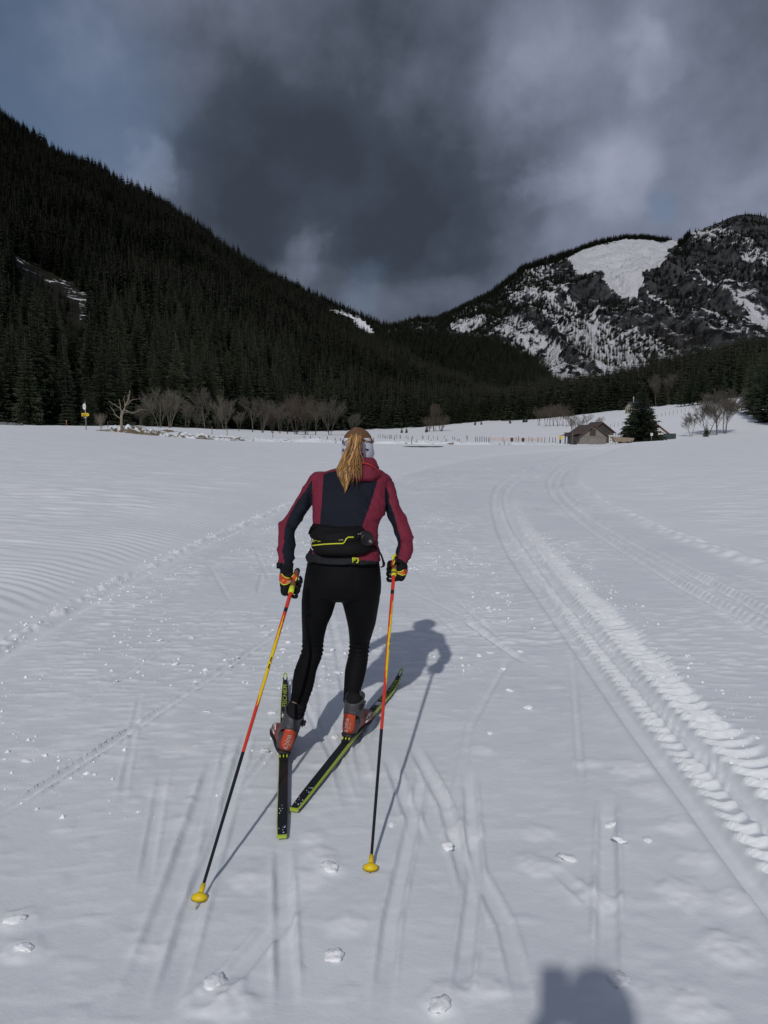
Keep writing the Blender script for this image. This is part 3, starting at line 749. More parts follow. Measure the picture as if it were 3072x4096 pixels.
def scatter(hill, n, pmin, pmax, tmin=0.0, tmax=1.03, seed=1):
    g = np.random.default_rng(seed)
    px = g.uniform(pmin, pmax, n)
    bd = np.interp(px, hill.bp, hill.bd); rd = np.interp(px, hill.rp, hill.rd)
    lo = bd + (rd - bd) * tmin; hi = bd + (rd - bd) * tmax
    D = np.sqrt(g.uniform(0, 1, n) * (hi ** 2 - lo ** 2) + lo ** 2)
    t = (D - bd) / (rd - bd)
    X, Y, Z = hill.pos(px, t)
    return np.stack([X, Y, Z], -1), t
def visible_gap(pts, poly, hs=(0, 7, 14, 20)):
    k = np.ones(len(pts), bool)
    for h in hs:
        qx, qy = proj(pts[:, 0], pts[:, 1], pts[:, 2] + h); k &= ~inpoly(qx, qy, poly)
    return k

allp, alls = [], []
def put(pts, s): allp.append(pts); alls.append(s)
p, t = scatter(HL, 29000, -1390, 2170, seed=1); k = visible_gap(p, CLEAR_L, (0,)); p, t = p[k], t[k]; low_ = np.where(visible_gap(p, CLEAR_L), 1.0, .34)     # young growth round the clearing
put(p, low_ * rng.uniform(.5, 1.15, len(p)) * (.8 + .4 * fbm(p[:, 0] / 60, p[:, 1] / 60, 2, 71)) * (1 - .12 * t))
p, t = scatter(HF, 6500, 950, 1950, .2, seed=2); k = visible_gap(p, CLEAR_F, (0, 9, 18)); p = p[k]; put(p, rng.uniform(.6, 1.0, len(p)))
p, t = scatter(HS, 3600, 1510, 2440, seed=3); put(p, rng.uniform(.65, 1.05, len(p)))
p, t = scatter(HN, 4800, 1970, 3700, seed=4); put(p, rng.uniform(.6, 1.08, len(p)))
# a stand round the foot of the left slope and across the head of the valley
allp = np.concatenate(allp); alls = np.concatenate(alls)
var = rng.integers(0, 4, len(allp)); rot = rng.uniform(0, 6.28, len(allp))
# the largest in view become single trees
dist = np.hypot(allp[:, 0], allp[:, 1]); qx, qy = proj(allp[:, 0], allp[:, 1], allp[:, 2])
score = alls / dist * ((qx > -60) & (qx < 3130))
order = np.argsort(-score); near_i = order[:290]; rest = np.ones(len(allp), bool); rest[near_i] = False
forest_object('spruce_forest', allp[rest], FARP, var[rest], alls[rest], rot[rest], 'dense dark spruce forest covering the mountain slopes', 'forest')

SPL = 'tall dark green spruce standing in the front row of the forest edge'
def spruce(loc, s, v, rz, label=SPL, group='spruces along the forest edge'):
    e = empty('spruce_tree', loc, rz); e.scale = (s * 1.15, s * 1.15, s)
    cm, tm, H = NEAR[v]
    add('trunk', tm, e, True); add('crown', cm, e, True)
    tag(e, label, 'tree', group); return e
for q, i in enumerate(near_i):
    spruce(tuple(allp[i]), float(alls[i]), int(q % 5), float(rot[i]))

# trees of the rock mountain: ridge crest, left flank, ledges, and grey leafless wood lower down
g = np.random.default_rng(12)
p, t = scatter(HR, 21000, 1560, 3200, .12, 1.0, seed=5)
qx, qy = proj(p[:, 0], p[:, 1], p[:, 2])
ok = np.ones(len(p), bool)
for poly in (BOWL,): ok &= visible_gap(p, poly, (0, 14))
for poly in (CUT1, CUT2, CUT3): ok &= visible_gap(p, poly, (0, 8)) | (g.random(len(p)) < .14)
left = 1 - sstep(1980, 2230, qx); crest = (t > .955) & (qx < 2760)
prob = np.clip(left * 1.0 + .12 + .5 * (fbm(p[:, 0] / 90, p[:, 2] / 60, 3, 55) > .52) + crest * .9, 0, 1)
prob *= np.where((qx > 2760), .6, 1)
conif = ok & (g.random(len(p)) < prob)
pc = p[conif]
p2, t2 = scatter(HR, 5000, 1640, 2760, .955, 1.0, seed=6); k2 = visible_gap(p2, BOWL, (0, 12)) & (g.random(len(p2)) < .5)
pc = np.concatenate([pc, p2[k2]])
forest_object('mountain_spruces', pc, FARP, g.integers(0, 4, len(pc)), g.uniform(.42, .85, len(pc)), g.uniform(0, 6.28, len(pc)), 'dark conifers scattered over the snowy rock mountain', 'trees')
low = ok & ~conif & (qy > 1330) & (qx > 2180) & (g.random(len(p)) < .9)
pl = p[low]
forest_object('leafless_mountain_wood', pl, LARCHP, g.integers(0, 2, len(pl)), g.uniform(.7, 1.2, len(pl)), g.uniform(0, 6.28, len(pl)), 'grey brown leafless wood at the foot of the rock mountain', 'trees')
# ------------------------------------------------------------------ materials of the things
M_ = {}
M_['wood'] = mat('weathered_wood', (.20, .185, .17), .85, .4, 5, .4, 30)
M_['wood_dark'] = mat('dark_timber', (.055, .043, .035), .85, .4, 5, .3, 30)
M_['wood_post'] = mat('grey_post', (.09, .08, .07), .85, .3, 9)
M_['roof_brown'] = mat('brown_roof', (.085, .058, .05), .7, .35, 3, .3, 20)
M_['roof_dark'] = mat('dark_roof', (.05, .05, .058), .6, .3, 3)
M_['roof_red'] = mat('red_roof', (.16, .055, .04), .7, .3, 3)
M_['plaster'] = mat('white_plaster', (.62, .61, .58), .8, .1, 3)
M_['plaster_cream'] = mat('cream_plaster', (.28, .26, .20), .8, .1, 3)
M_['glass'] = mat('window_glass', (.03, .035, .04), .15, 0, 1, spec=.6)
M_['steel'] = mat('galvanised_post', (.26, .27, .28), .45, .1, 20, metal=.6)
M_['white_sign'] = mat('white_sign', (.75, .75, .74), .5, .04, 5)
M_['yellow_sign'] = mat('yellow_sign', (.70, .47, .02), .5, .06, 5)
M_['black_paint'] = mat('black_paint', (.015, .015, .016), .5, .1, 5)
M_['red_paint'] = mat('red_paint', (.55, .03, .03), .5, .05, 5)
M_['orange_stake'] = mat('orange_stake', (.55, .17, .04), .6, .1, 9)
M_['orange_net'] = mat('orange_net', (.78, .30, .17), .7, .1, 9)
M_['green_paint'] = mat('green_paint', (.03, .05, .045), .6, .1, 5)
M_['twig_pale'] = mat('pale_bark', (.14, .125, .10), .9, .3, 2)
M_['twig_grey'] = mat('grey_bark', (.095, .083, .068), .9, .3, 2)
M_['twig_brown'] = mat('brown_twigs', (.082, .064, .05), .9, .3, 2)
M_['deadwood'] = mat('dead_pale_wood', (.23, .19, .14), .85, .3, 2)
M_['stone'] = mat('grey_stone', (.15, .15, .15), .9, .4, 3, .5, 12)
M_['trailer'] = mat('tan_boards', (.24, .19, .14), .8, .2, 4)
M_['dark_sheet'] = mat('dark_grey_sheet', (.045, .048, .05), .45, .3, 2)
M_['stalk'] = mat('dry_stalk', (.22, .17, .10), .9, .3, 9)

# ------------------------------------------------------------------ banks of ploughed snow and bare earth by the road
BANKM = snow_material('ploughed_snow', attr='dirt', dirt=(.13, .098, .062), scale=4, bump=.8, dirtnoise=2.2)
def bank(name, pts, width, height, dirt, n=260, m=26, seed=0):
    """pts: (photo x, distance) along the bank"""
    s = np.linspace(0, 1, n); k = np.linspace(0, 1, len(pts))
    px = np.interp(s, k, [p[0] for p in pts]); D = np.interp(s, k, [p[1] for p in pts])
    hh = np.interp(s, k, [p[2] for p in pts]) * height; dd = np.interp(s, k, [p[3] for p in pts])
    ww = np.interp(s, k, [p[4] if len(p) > 4 else 1 for p in pts]) * width
    v = np.linspace(-1, 1, m)
    S, V = np.meshgrid(np.arange(n), v, indexing='ij')
    Dg = D[S] + V * ww[S] / 2; X = ax_of(px)[S] * D[S] / 1.0057 * (1 + 0 * V)
    prof = np.clip(1 - V ** 2, 0, 1) ** .7
    lump = fbm(X * 1.3, Dg * 1.3, 4, 200 + seed, .6); fine = ridged(X * 2.6, Dg * 2.6, 3, 210 + seed)
    Z = zfar(X, Dg) - .12 + prof * hh[S] * (.35 + .75 * lump + .35 * fine) + .05 * prof
    dirt_a = dd[S] * (.75 + .5 * (fbm(X * .5, Dg * .7, 2, 220 + seed) - .5)) - .25 * (prof > .93)
    me = grid_mesh(name, X, Dg, Z, [BANKM], attrs={'dirt': dirt_a})
    o = add(name, me); tag(o, kind='structure'); return o
bank('roadside_bank', [(385, 76, .3, .66), (440, 77, .9, .72), (520, 77, 1.2, .66), (620, 77, 1.2, .62), (720, 78, 1.1, .60), (850, 79, .9, .60), (1000, 80, .7, .52), (1130, 80, .7, .46), (1260, 79, .8, .40), (1345, 78, .6, .34)], 4.4, .75, 1, 330, 28, 1)
bank('roadside_bank', [(1340, 78, .8, .3), (1500, 76, .8, .32), (1640, 75, 1, .42), (1800, 74, 1, .46), (1950, 75, .9, .44), (2100, 78, .9, .42), (2250, 82, .8, .3), (2400, 88, .5, .2)], 2.6, .52, 1, 330, 24, 2)

# thin dark grey sheet laid just above the snow
def flat_patch(name, pxs, D0, D1, mat_):
    X, Y, Z = [], [], []
    s = np.linspace(0, 1, 40)
    for v in np.linspace(0, 1, 8):
        px = pxs[0] + (pxs[1] - pxs[0]) * s
        half = np.sin(np.pi * s) ** .6 * (.8 + .4 * vnoise(s * 9, s * 0, 5))
        D = (D0 + D1) / 2 + (v - .5) * (D1 - D0) * half
        x = ax_of(px) * (D0 + D1) / 2
        X.append(x); Y.append(D); Z.append(zfar(x, D) + ground_detail(x, D) + .03)
    o = add(name, grid_mesh(name, np.array(X), np.array(Y), np.array(Z), [mat_])); tag(o, kind='structure')
flat_patch('dark_ground_patch', (1610, 1775), 58.0, 61.5, M_['dark_sheet'])

# ------------------------------------------------------------------ leafless trees
def bare_tree_geo(H, spread, seed, stems=1, levels=4, twig=.02, lean=0.0, up=.6):
    r = random.Random(seed); tr, cr = MB(), MB()
    def grow(p, d, L_, rad, lev, mb):
        n = 4 if lev < 2 else 3; pts = [p]; rr = [rad]; q = p.copy(); dd = d.copy()
        for i in range(n):
            dd = (dd + Vector((r.uniform(-.13, .13), r.uniform(-.13, .13), r.uniform(-.02, .14)))).normalized()
            q = q + dd * L_ / n; pts.append(q.copy()); rr.append(max(twig * .6, rad * (1 - .62 * (i + 1) / n)))
        mb.tube(pts, rr, 6 if lev == 0 else (4 if lev < 2 else 3), cap=False)
        if lev >= levels: return
        kids = (8, 6, 5, 5, 4)[lev]
        for j in range(kids):
            u = .3 + .7 * (j + r.random() * .6) / kids if lev else .32 + .66 * (j + r.random() * .5) / kids
            u = min(u, .99); k = min(int(u * n), n - 1)
            o = pts[k].lerp(pts[k + 1], u * n - k)
            a = r.uniform(0, 6.28); side = Vector((math.cos(a), math.sin(a), r.uniform(.1, .9) * up)).normalized()
            nd = (dd * r.uniform(.5, .95) + side * spread * r.uniform(.7, 1.2)).normalized()
            grow(o, nd, L_ * r.uniform(.48, .66) * (1.1 - .3 * u), max(twig, rad * .42 * (1.1 - .5 * u)), lev + 1, cr)
    for s in range(stems):
        a = 6.28 * s / max(stems, 1) + r.random(); b = .0 if stems == 1 else .22
        d = Vector((math.cos(a) * b + lean, math.sin(a) * b, 1)).normalized()
        grow(Vector((math.cos(a) * .25 * (stems > 1), math.sin(a) * .25 * (stems > 1), -.4)), d, H * r.uniform(.62, .72) if stems == 1 else H * r.uniform(.6, .75), H * .015 if stems == 1 else H * .010, 0, tr)
    return tr, cr
BARE = []
for i, (H, spd, st, lv, tw) in enumerate(((11, .66, 1, 4, .011), (12, .5, 3, 4, .011), (10, .78, 2, 4, .011), (9, .6, 6, 3, .011), (12, .42, 4, 4, .0085), (10, .8, 2, 4, .017), (11, .62, 3, 4, .017))):
    tr, cr = bare_tree_geo(H, spd, 400 + i, st, lv, tw)
    zmax = max(v.z for v in cr.v)
    BARE.append((tr, cr, zmax, {}))
def bare_tree(px, D, height, kind, label, group=None, bark='twig_grey', rz=None, name='leafless_tree', wide=1.0):
    tr, cr, zmax, cache = BARE[kind]
    if bark not in cache: cache[bark] = (tr.mesh('trunk', [M_[bark]]), cr.mesh('crown', [M_[bark]], False))
    e = empty(name, stand(px, D), random.uniform(0, 6.28) if rz is None else rz); s = height / zmax; e.scale = (s * wide, s * wide, s)
    add('trunk', cache[bark][0], e, True); add('crown', cache[bark][1], e, True)
    tag(e, label, 'tree', group); return e
# row in front of the left forest
rowlab = 'leafless grey broadleaf tree in the row before the spruce forest'
for (px, py0, k, D, bk) in ((640, 1545, 1, 196, 'twig_pale'), (680, 1550, 4, 197, 'twig_pale'), (748, 1590, 2, 194, 'twig_grey'), (820, 1545, 0, 196, 'twig_grey'), (900, 1575, 1, 196, 'twig_pale'), (955, 1640, 2, 196, 'twig_grey'),
                            (1010, 1580, 0, 205, 'twig_grey'), (1050, 1590, 4, 208, 'twig_grey'), (1118, 1600, 1, 225, 'twig_grey'), (1150, 1590, 0, 232, 'twig_brown'), (1185, 1565, 4, 240, 'twig_brown'),
                            (1225, 1575, 1, 250, 'twig_brown'), (1262, 1600, 0, 262, 'twig_grey'), (560, 1610, 2, 205, 'twig_grey'), (1090, 1640, 3, 215, 'twig_brown'), (790, 1640, 3, 205, 'twig_grey'), (870, 1640, 3, 206, 'twig_grey')):
    s = stand(px, D); base = proj(s.x, s.y, s.z)[1]
    bare_tree(px, D, (base - py0) / F * D, k, rowlab, 'leafless trees before the left forest', bk)
bare_tree(1318, 292, (1733 - 1575) / F * 292, 1, 'broad leafless tree with thick forked dark trunk at the meadow edge', None, 'twig_grey')
bare_tree(1412, 330, 9.5, 2, 'small leafless tree behind the ponytailed skier at the meadow edge', None, 'twig_grey')
bare_tree(1736, 420, 16, 4, 'tall cone shaped brown leafless bush on the valley floor', None, 'twig_brown', name='leafless_bush', wide=.9)
bare_tree(1715, 416, 9, 3, 'low brown leafless bush at the foot of the cone shaped one', None, 'twig_brown', name='leafless_bush', wide=1.4)
bare_tree(1765, 418, 9.5, 3, 'round brown leafless bush joined to the cone shaped one', None, 'twig_brown', name='leafless_bush', wide=1.4)
# right hand meadow
bare_tree(2155, 330, 8.5, 1, 'slim leafless tree at the upper end of the farm lane', None, 'twig_brown')
for (px, D, h, k) in ((2198, 290, 8, 0), (2215, 280, 8.5, 2), (2232, 272, 8, 1), (2250, 262, 8, 0), (2268, 250, 6, 2), (2288, 190, 5.2, 0), (2302, 180, 5.0, 1), (2182, 300, 8, 2)):
    bare_tree(px, D, h, k, 'leafless orchard tree in the lane row above the barn', 'orchard trees above the barn', 'twig_brown')
bare_tree(2342, 200, 4.6, 0, 'round headed small orchard tree just above the barn roof', None, 'twig_brown', wide=1.3)
bare_tree(2395, 205, 3.4, 2, 'little orchard tree by the hillside fence above the second barn', None, 'twig_brown', wide=1.1)
for (px, D, h, k) in ((2622, 390, 17, 4), (2645, 388, 15, 1), (2668, 385, 16, 4), (2703, 380, 17, 1)):
    bare_tree(px, D, h, k, 'tall slim leafless tree before the right hand woods', 'slim trees before the right hand woods', 'twig_grey')
bare_tree(2765, 150, 5.0, 5, 'small pale leafless tree beside the wide spreading one', None, 'twig_grey')
bare_tree(2868, 150, 8.4, 5, 'wide spreading leafless tree on the snow rise', None, 'twig_grey', wide=1.35, rz=1.0)
bare_tree(2905, 152, 9.6, 6, 'tallest leafless tree on the snow rise with two stems', None, 'twig_grey', wide=1.3, rz=2.2)
bare_tree(2832, 155, 7.4, 5, 'leaning leafless tree behind the little spruce on the rise', None, 'twig_grey', wide=1.3)
# dead pollard by the road
def pollard(px, D, label, H, seed):
    e = empty('dead_tree', stand(px, D), 0); tr, cr = MB(), MB(); r = random.Random(seed)
    def wob(p0, p1, ra, rb, mb, n=6, k=.06):
        p0, p1 = Vector(p0), Vector(p1); L_ = (p1 - p0).length; pts = []
        for i in range(n + 1):
            q = p0.lerp(p1, i / n)
            if 0 < i < n: q += Vector((r.uniform(-1, 1), r.uniform(-1, 1), r.uniform(-1, 1))) * k * L_
            pts.append(q)
        mb.tube(pts, [ra + (rb - ra) * i / n for i in range(n + 1)], 6)
        return pts
    s = H / 4.5
    wob((0, 0, -.3), (.02, 0, 1.9 * s), .17 * s, .13 * s, tr, 5, .015)
    for a, b, ra, rb in (((.02, 0, 1.8), (.35, .1, 2.6), .10, .08), ((.35, .1, 2.6), (.7, .1, 3.3), .08, .06), ((.7, .1, 3.3), (.95, 0, 4.4), .06, .03), ((.7, .1, 3.3), (.75, .1, 4.0), .05, .02),
                         ((0, 0, 1.8), (-.1, .1, 2.7), .08, .05), ((-.1, .1, 2.7), (-.15, 0, 3.5), .05, .025), ((-.1, .1, 2.6), (-.8, .1, 3.0), .045, .03), ((-.8, .1, 3.0), (-1.25, .1, 3.3), .03, .015),
                         ((0, 0, 1.5), (-.6, -.1, 2.0), .06, .04), ((-.6, -.1, 2.0), (-1.1, 0, 2.8), .04, .015), ((.35, .1, 2.4), (1.0, 0, 2.1), .06, .045), ((1.0, 0, 2.1), (1.9, .1, 2.45), .045, .03),
                         ((1.9, .1, 2.45), (2.7, .1, 2.4), .03, .012), ((.55, .1, 2.9), (1.1, 0, 3.4), .045, .03), ((1.1, 0, 3.4), (2.0, 0, 3.5), .03, .012), ((.2, 0, 2.2), (.7, .1, 2.2), .05, .03), ((.3, .1, 2.5), (.4, 0, 3.8), .05, .02)):
        wob(tuple(q * s for q in a), tuple(q * s for q in b), ra * s, rb * s, cr, 4, .07)
    tr.build('trunk', M_['deadwood'], e, local=True); cr.build('branches', M_['deadwood'], e, local=True)
    tag(e, label, 'tree')
pollard(487, 76.5, 'dead pale pollarded tree with bare crooked branches on the earth bank', 4.4, 3)
bare_tree(405, 92, 2.2, 3, 'pale dead shrub between the signpost and the dead tree', None, 'deadwood', name='dead_shrub', wide=.9)
def stalks(px, D, label, n, h, seed):
    e = stand(px, D); r = random.Random(seed); mb = MB()
    for i in range(n):
        a = Vector((r.uniform(-.35, .35), r.uniform(-.2, .2), -.05)); b = a + Vector((r.uniform(-.12, .12), r.uniform(-.1, .1), h * r.uniform(.5, 1)))
        mb.tube([a + e, a.lerp(b, .6) + e + Vector((.02, 0, 0)), b + e], [.012, .009, .006], 4)
        if r.random() < .6: mb.tube([a.lerp(b, .5) + e, a.lerp(b, .5) + e + Vector((r.uniform(-.15, .15), 0, .15))], [.008, .004], 4)
    tag(mb.build('dry_weed', M_['stalk']), label, 'weed')
stalks(553, 71, 'thin dry weed stalks sticking out of snow below the dead tree', 7, .55, 4)
stalks(592, 70.5, 'short bent dry weed tuft beside the thin weed stalks', 9, .32, 5)
stalks(930, 77, 'sparse dry grass stalks on the earth bank beside the snow poles', 22, .45, 6)

# ------------------------------------------------------------------ single conifers of the farm and the right edge
c, t = spruce_geo(9.8, 3.0, 34, 17, 3, 777, bare=.03)
NEAR.append((c.mesh('crown', [NEEDLE], False), t.mesh('trunk', [BARK]), 9.8))
spruce(tuple(stand(2566, 126)), (1785 - 1550) / F * 126 / 9.8, 5, .5, 'dark free standing spruce with drooping boughs among the farm buildings', None)
spruce(tuple(stand(2826, 148)), 2.9 / 18, 4, 1.0, 'tiny young spruce at the foot of the wide leafless tree', None)
for i, (px, D, h) in enumerate(((2995, 200, 15), (3030, 185, 17), (3065, 175, 18), (3100, 165, 17), (3050, 215, 20), (3150, 170, 18), (2985, 225, 14), (3010, 240, 18))):
    o = spruce(tuple(stand(px, D)), h / NEAR[i % 5][2], i % 5, i * 1.3, 'dark spruce in the group flanking the snow rise with leafless trees', 'spruces beside the snow rise')
for i, (px, D, h) in enumerate(((2735, 300, 11), (2752, 298, 12), (2768, 300, 12.5), (2785, 296, 12), (2800, 290, 13), (2815, 292, 12), (2832, 285, 12), (2720, 305, 10), (2850, 280, 13), (2870, 280, 14))):
    spruce(tuple(stand(px, D)), h / NEAR[i % 5][2], (3, 1)[i % 2], i * .9, 'slender spruce with bare lower trunk at the fringe of the hillside wood', 'spruces fringing the hillside wood')
for i, (px, D, h) in enumerate(((1607, 380, 3.4), (1626, 382, 3.6), (1706, 400, 4.2), (2040, 470, 4), (2095, 450, 5), (2105, 448, 4), (1900, 500, 4), (1925, 500, 3.5))):
    spruce(tuple(stand(px, D)), h / 18, 4, i, 'small young spruce standing alone on the far snowy meadow', 'young spruces on the far meadow')

# ------------------------------------------------------------------ sign post, poles, fences
def text_mesh(body, size, mat_, shear=0.0, bold=0.0):
    cu = bpy.data.curves.new('t', 'FONT'); cu.body = body; cu.size = size; cu.shear = shear; cu.offset = bold
    cu.align_x = 'CENTER'; cu.align_y = 'CENTER'; cu.extrude = .0004
    o = bpy.data.objects.new('t', cu); COL.objects.link(o)
    dg = bpy.context.evaluated_depsgraph_get(); me = bpy.data.meshes.new_from_object(o.evaluated_get(dg))
    bpy.data.objects.remove(o); bpy.data.curves.remove(cu)
    me.materials.clear(); me.materials.append(mat_); me.name = 'lettering'
    return me
s = stand(345, 74); e = empty('signpost', s)
m = MB(); m.tube([s + Vector((0, 0, -.3)), s + Vector((0, 0, 2.85))], .045, 8); m.build('post', M_['steel'], e)
m = MB(); c = s + Vector((-.08, -.06, 2.38)); ring = lambda f, y: [c + Vector((.15 * f * math.cos(a), y, .30 * f * math.sin(a))) for a in np.linspace(0, 6.283, 25)[:-1]]
m.loft([ring(.96, 0), ring(1, .01), ring(1, .03)]); pl = m.build('stop_plate', M_['white_sign'], e, smooth=False)
m = MB(); m.box(c + Vector((0, -.008, -.02)), (.16, .012, .06)); m.box(c + Vector((0, -.008, .16)), (.10, .012, .03)); adopt(m.build('plate_print', M_['black_paint']), e)
m = MB(); z0 = 1.62; y = -.07
m.addm([s + Vector((x, yy, z)) for yy in (y, y + .03) for x, z in ((-.36, z0 + .15), (.26, z0 + .15), (.38, z0), (.26, z0 - .15), (-.36, z0 - .15))],
       [(4, 3, 2, 1, 0), (5, 6, 7, 8, 9)] + [(i, (i + 1) % 5, 5 + (i + 1) % 5, 5 + i) for i in range(5)]); m.build('direction_arrow', M_['yellow_sign'], e, smooth=False)
m = MB()
for x, w, z in ((-.2, .2, .05), (.05, .22, .05), (-.18, .24, -.03), (.12, .16, -.03), (-.1, .3, -.09)): m.box(s + Vector((x, y - .005, z0 + z)), (w, .008, .035))
m.build('arrow_print', M_['black_paint'], e)
m = MB(); m.box(s + Vector((-.02, -.06, 1.34)), (.28, .02, .12)); m.build('small_plate', M_['steel'], e, smooth=False)
tag(e, 'signpost with white oval stop plate above a yellow arrow board', 'signpost')
s = stand(267, 100); e = empty('marker_stake', s); m = MB(); m.tube([s + Vector((0, 0, -.2)), s + Vector((0, 0, .75))], .032, 6); m.build('stake', M_['orange_stake'], e)
m = MB(); m.tube([s + Vector((0, 0, .75)), s + Vector((0, 0, .85))], .036, 6); m.build('cap', M_['white_sign'], e); tag(e, 'short orange marker stake left of the dead tree by the forest edge', 'stake')
s = stand(432, 96); m = MB(); m.tube([s, s + Vector((.02, 0, 1.0))], .05, 6); m.box(s + Vector((.02, 0, 1.02)), (.12, .12, .05)); tag(m.build('timber_post', M_['wood_post']), 'grey timber post between the dead shrub and the dead tree', 'post')
def snow_pole(px, pyt, D, label, group=None):
    s = stand(px, D); top = P(px, pyt, D); m = MB(); e = empty('snow_pole', s)
    m.tube([s + Vector((0, 0, -.2)), Vector((s.x, s.y, top.z))], [.035, .03], 6); m.build('pole', M_['wood_post'], e)
    m = MB(); m.tube([Vector((s.x, s.y, top.z - .22)), Vector((s.x, s.y, top.z - .1))], .036, 6); m.build('band', M_['orange_stake'], e)
    tag(e, label, 'pole', group)
for px, pyt, D in ((848, 1706, 84), (908, 1712, 86), (1091, 1728, 84), (1647, 1749, 72), (1830, 1756, 79), (1838, 1755, 76), (2018, 1762, 73)):
    snow_pole(px, pyt, D, 'thin upright snow pole along the snowed-in road', 'snow poles along the road')
def post(px, D, h, group, label, lean=0.0, r=.05):
    s = stand(px, D); m = MB(); m.tube([s + Vector((0, 0, -.2)), s + Vector((lean * .5, 0, h * .5)), s + Vector((lean, 0, h))], [r, r, r * .9], 5)
    m.box(s + Vector((lean, 0, h + .015)), (r * 2.1, r * 2.1, .03))
    tag(m.build('fence_post', M_['wood_post']), label, 'post', group)
r = random.Random(5)
for px in (1215, 1240, 1277, 1310, 1340, 1363, 1494, 1578, 1669, 1727, 1786):
    post(px, 96 + r.uniform(-2, 2), r.uniform(.42, .62), 'posts of the near meadow fence', 'short weathered fence post in the row nearest the road', r.uniform(-.06, .06))
for px in (1512, 1520, 1531, 1543, 1548, 1558, 1567, 1578, 1588, 1603, 1624, 1633, 1650, 1690, 1692, 1713, 1733, 1750, 1776, 1812, 1820, 1866, 1870, 1650, 1600, 1564, 1537):
    post(px, 185 + r.uniform(-22, 26), r.uniform(.7, 1.05), 'posts of the far meadow fence', 'thin dark fence post out on the middle of the snowy meadow', r.uniform(-.12, .12), .06)
for px in (1903, 1910, 1920, 1928, 1938, 1946, 1955):
    post(px, 150 + r.uniform(-3, 3), r.uniform(.7, 1.0), 'posts beside the orange netting', 'dark fence post in the tight row beside the orange netting', r.uniform(-.05, .05), .06)
for px in (2075, 2130, 2152, 2180, 2198, 2212, 2222, 2262, 2272, 2285):
    post(px, 145 + r.uniform(-6, 6), r.uniform(.8, 1.15), 'posts between the netting and the barn', 'grey fence post standing between the orange netting and the barn', r.uniform(-.06, .06), .06)
for k in range(24):                                           # hillside fence
    px = 2410 + k * 15.6; D = 200 + k * 2.2
    post(px, D, 1.05, 'posts of the hillside fence', 'thin fence post of the straight fence climbing the snowy hillside', 0, .045)
# orange netting and the two bins behind it
s0, s1 = stand(1960, 150), stand(2168, 152); m = MB(); e = empty('safety_net', s0)
for i in range(9):
    a = s0.lerp(s1, i / 9); b = s0.lerp(s1, (i + 1) / 9); a.z = gz(a.x, a.y); b.z = gz(b.x, b.y)
    for j in range(5):
        z = .25 + j * .13; m.tube([a + Vector((0, 0, z)), b + Vector((0, 0, z))], .012, 4)
    for j in range(7):
        q = a.lerp(b, j / 7); m.tube([q + Vector((0, 0, .25)), q + Vector((0, 0, .78))], .011, 4)
m.build('netting', M_['orange_net'], e)
for i in range(5):
    q = s0.lerp(s1, i / 4); q.z = gz(q.x, q.y); m = MB(); m.tube([q + Vector((0, 0, -.1)), q + Vector((0, 0, 1.0))], .04, 5); m.build('net_post', M_['wood_post'], e)
tag(e, 'long low orange safety netting stretched across the meadow by the barn', 'netting')
for px, lab in ((2048, 'dark bin with brown lid before the orange netting'), (2093, 'dark bin standing at the far end of the netting')):
    s = stand(px, 147); m = MB(); rr = [(.24, 0), (.27, .5), (.28, .75)]
    m.loft([ell_ring((s.x, s.y, s.z + z), q, q, 10, 3) for q, z in rr]); e = empty('bin', s); m.build('body', M_['green_paint'], e, smooth=False)
    m = MB(); m.loft([ell_ring((s.x, s.y, s.z + z), q, q, 10, 3) for q, z in ((.3, .752), (.3, .80), (.15, .86))]); m.build('lid', M_['wood_dark'], e, smooth=False)
    tag(e, lab, 'bin')
# stones / clods on the left rise
for i, (px, D, w) in enumerate(((12, 82, .9), (30, 82, .55), (45, 81.5, .7), (63, 82, .8), (84, 82, .5), (-15, 82, .9))):
    s = stand(px, D); m = MB(); m.ellipsoid(s + Vector((0, 0, .12)), (w * .6, .35, .3), 12, 8); me = m.mesh('stone', [M_['stone']], False)
    v = verts_np(me); v += (np.stack([vnoise(v[:, 0] * 3, v[:, 2] * 4, i), vnoise(v[:, 1] * 3, v[:, 2] * 4, i + 9), vnoise(v[:, 0] * 4, v[:, 1] * 3, i + 20)], -1) - .5) * .3
    me.vertices.foreach_set('co', v.astype(np.float32).ravel()); tag(add('stone', me), 'snow dusted grey stone lying on the crest of the left rise', 'stone', 'stones on the left rise')

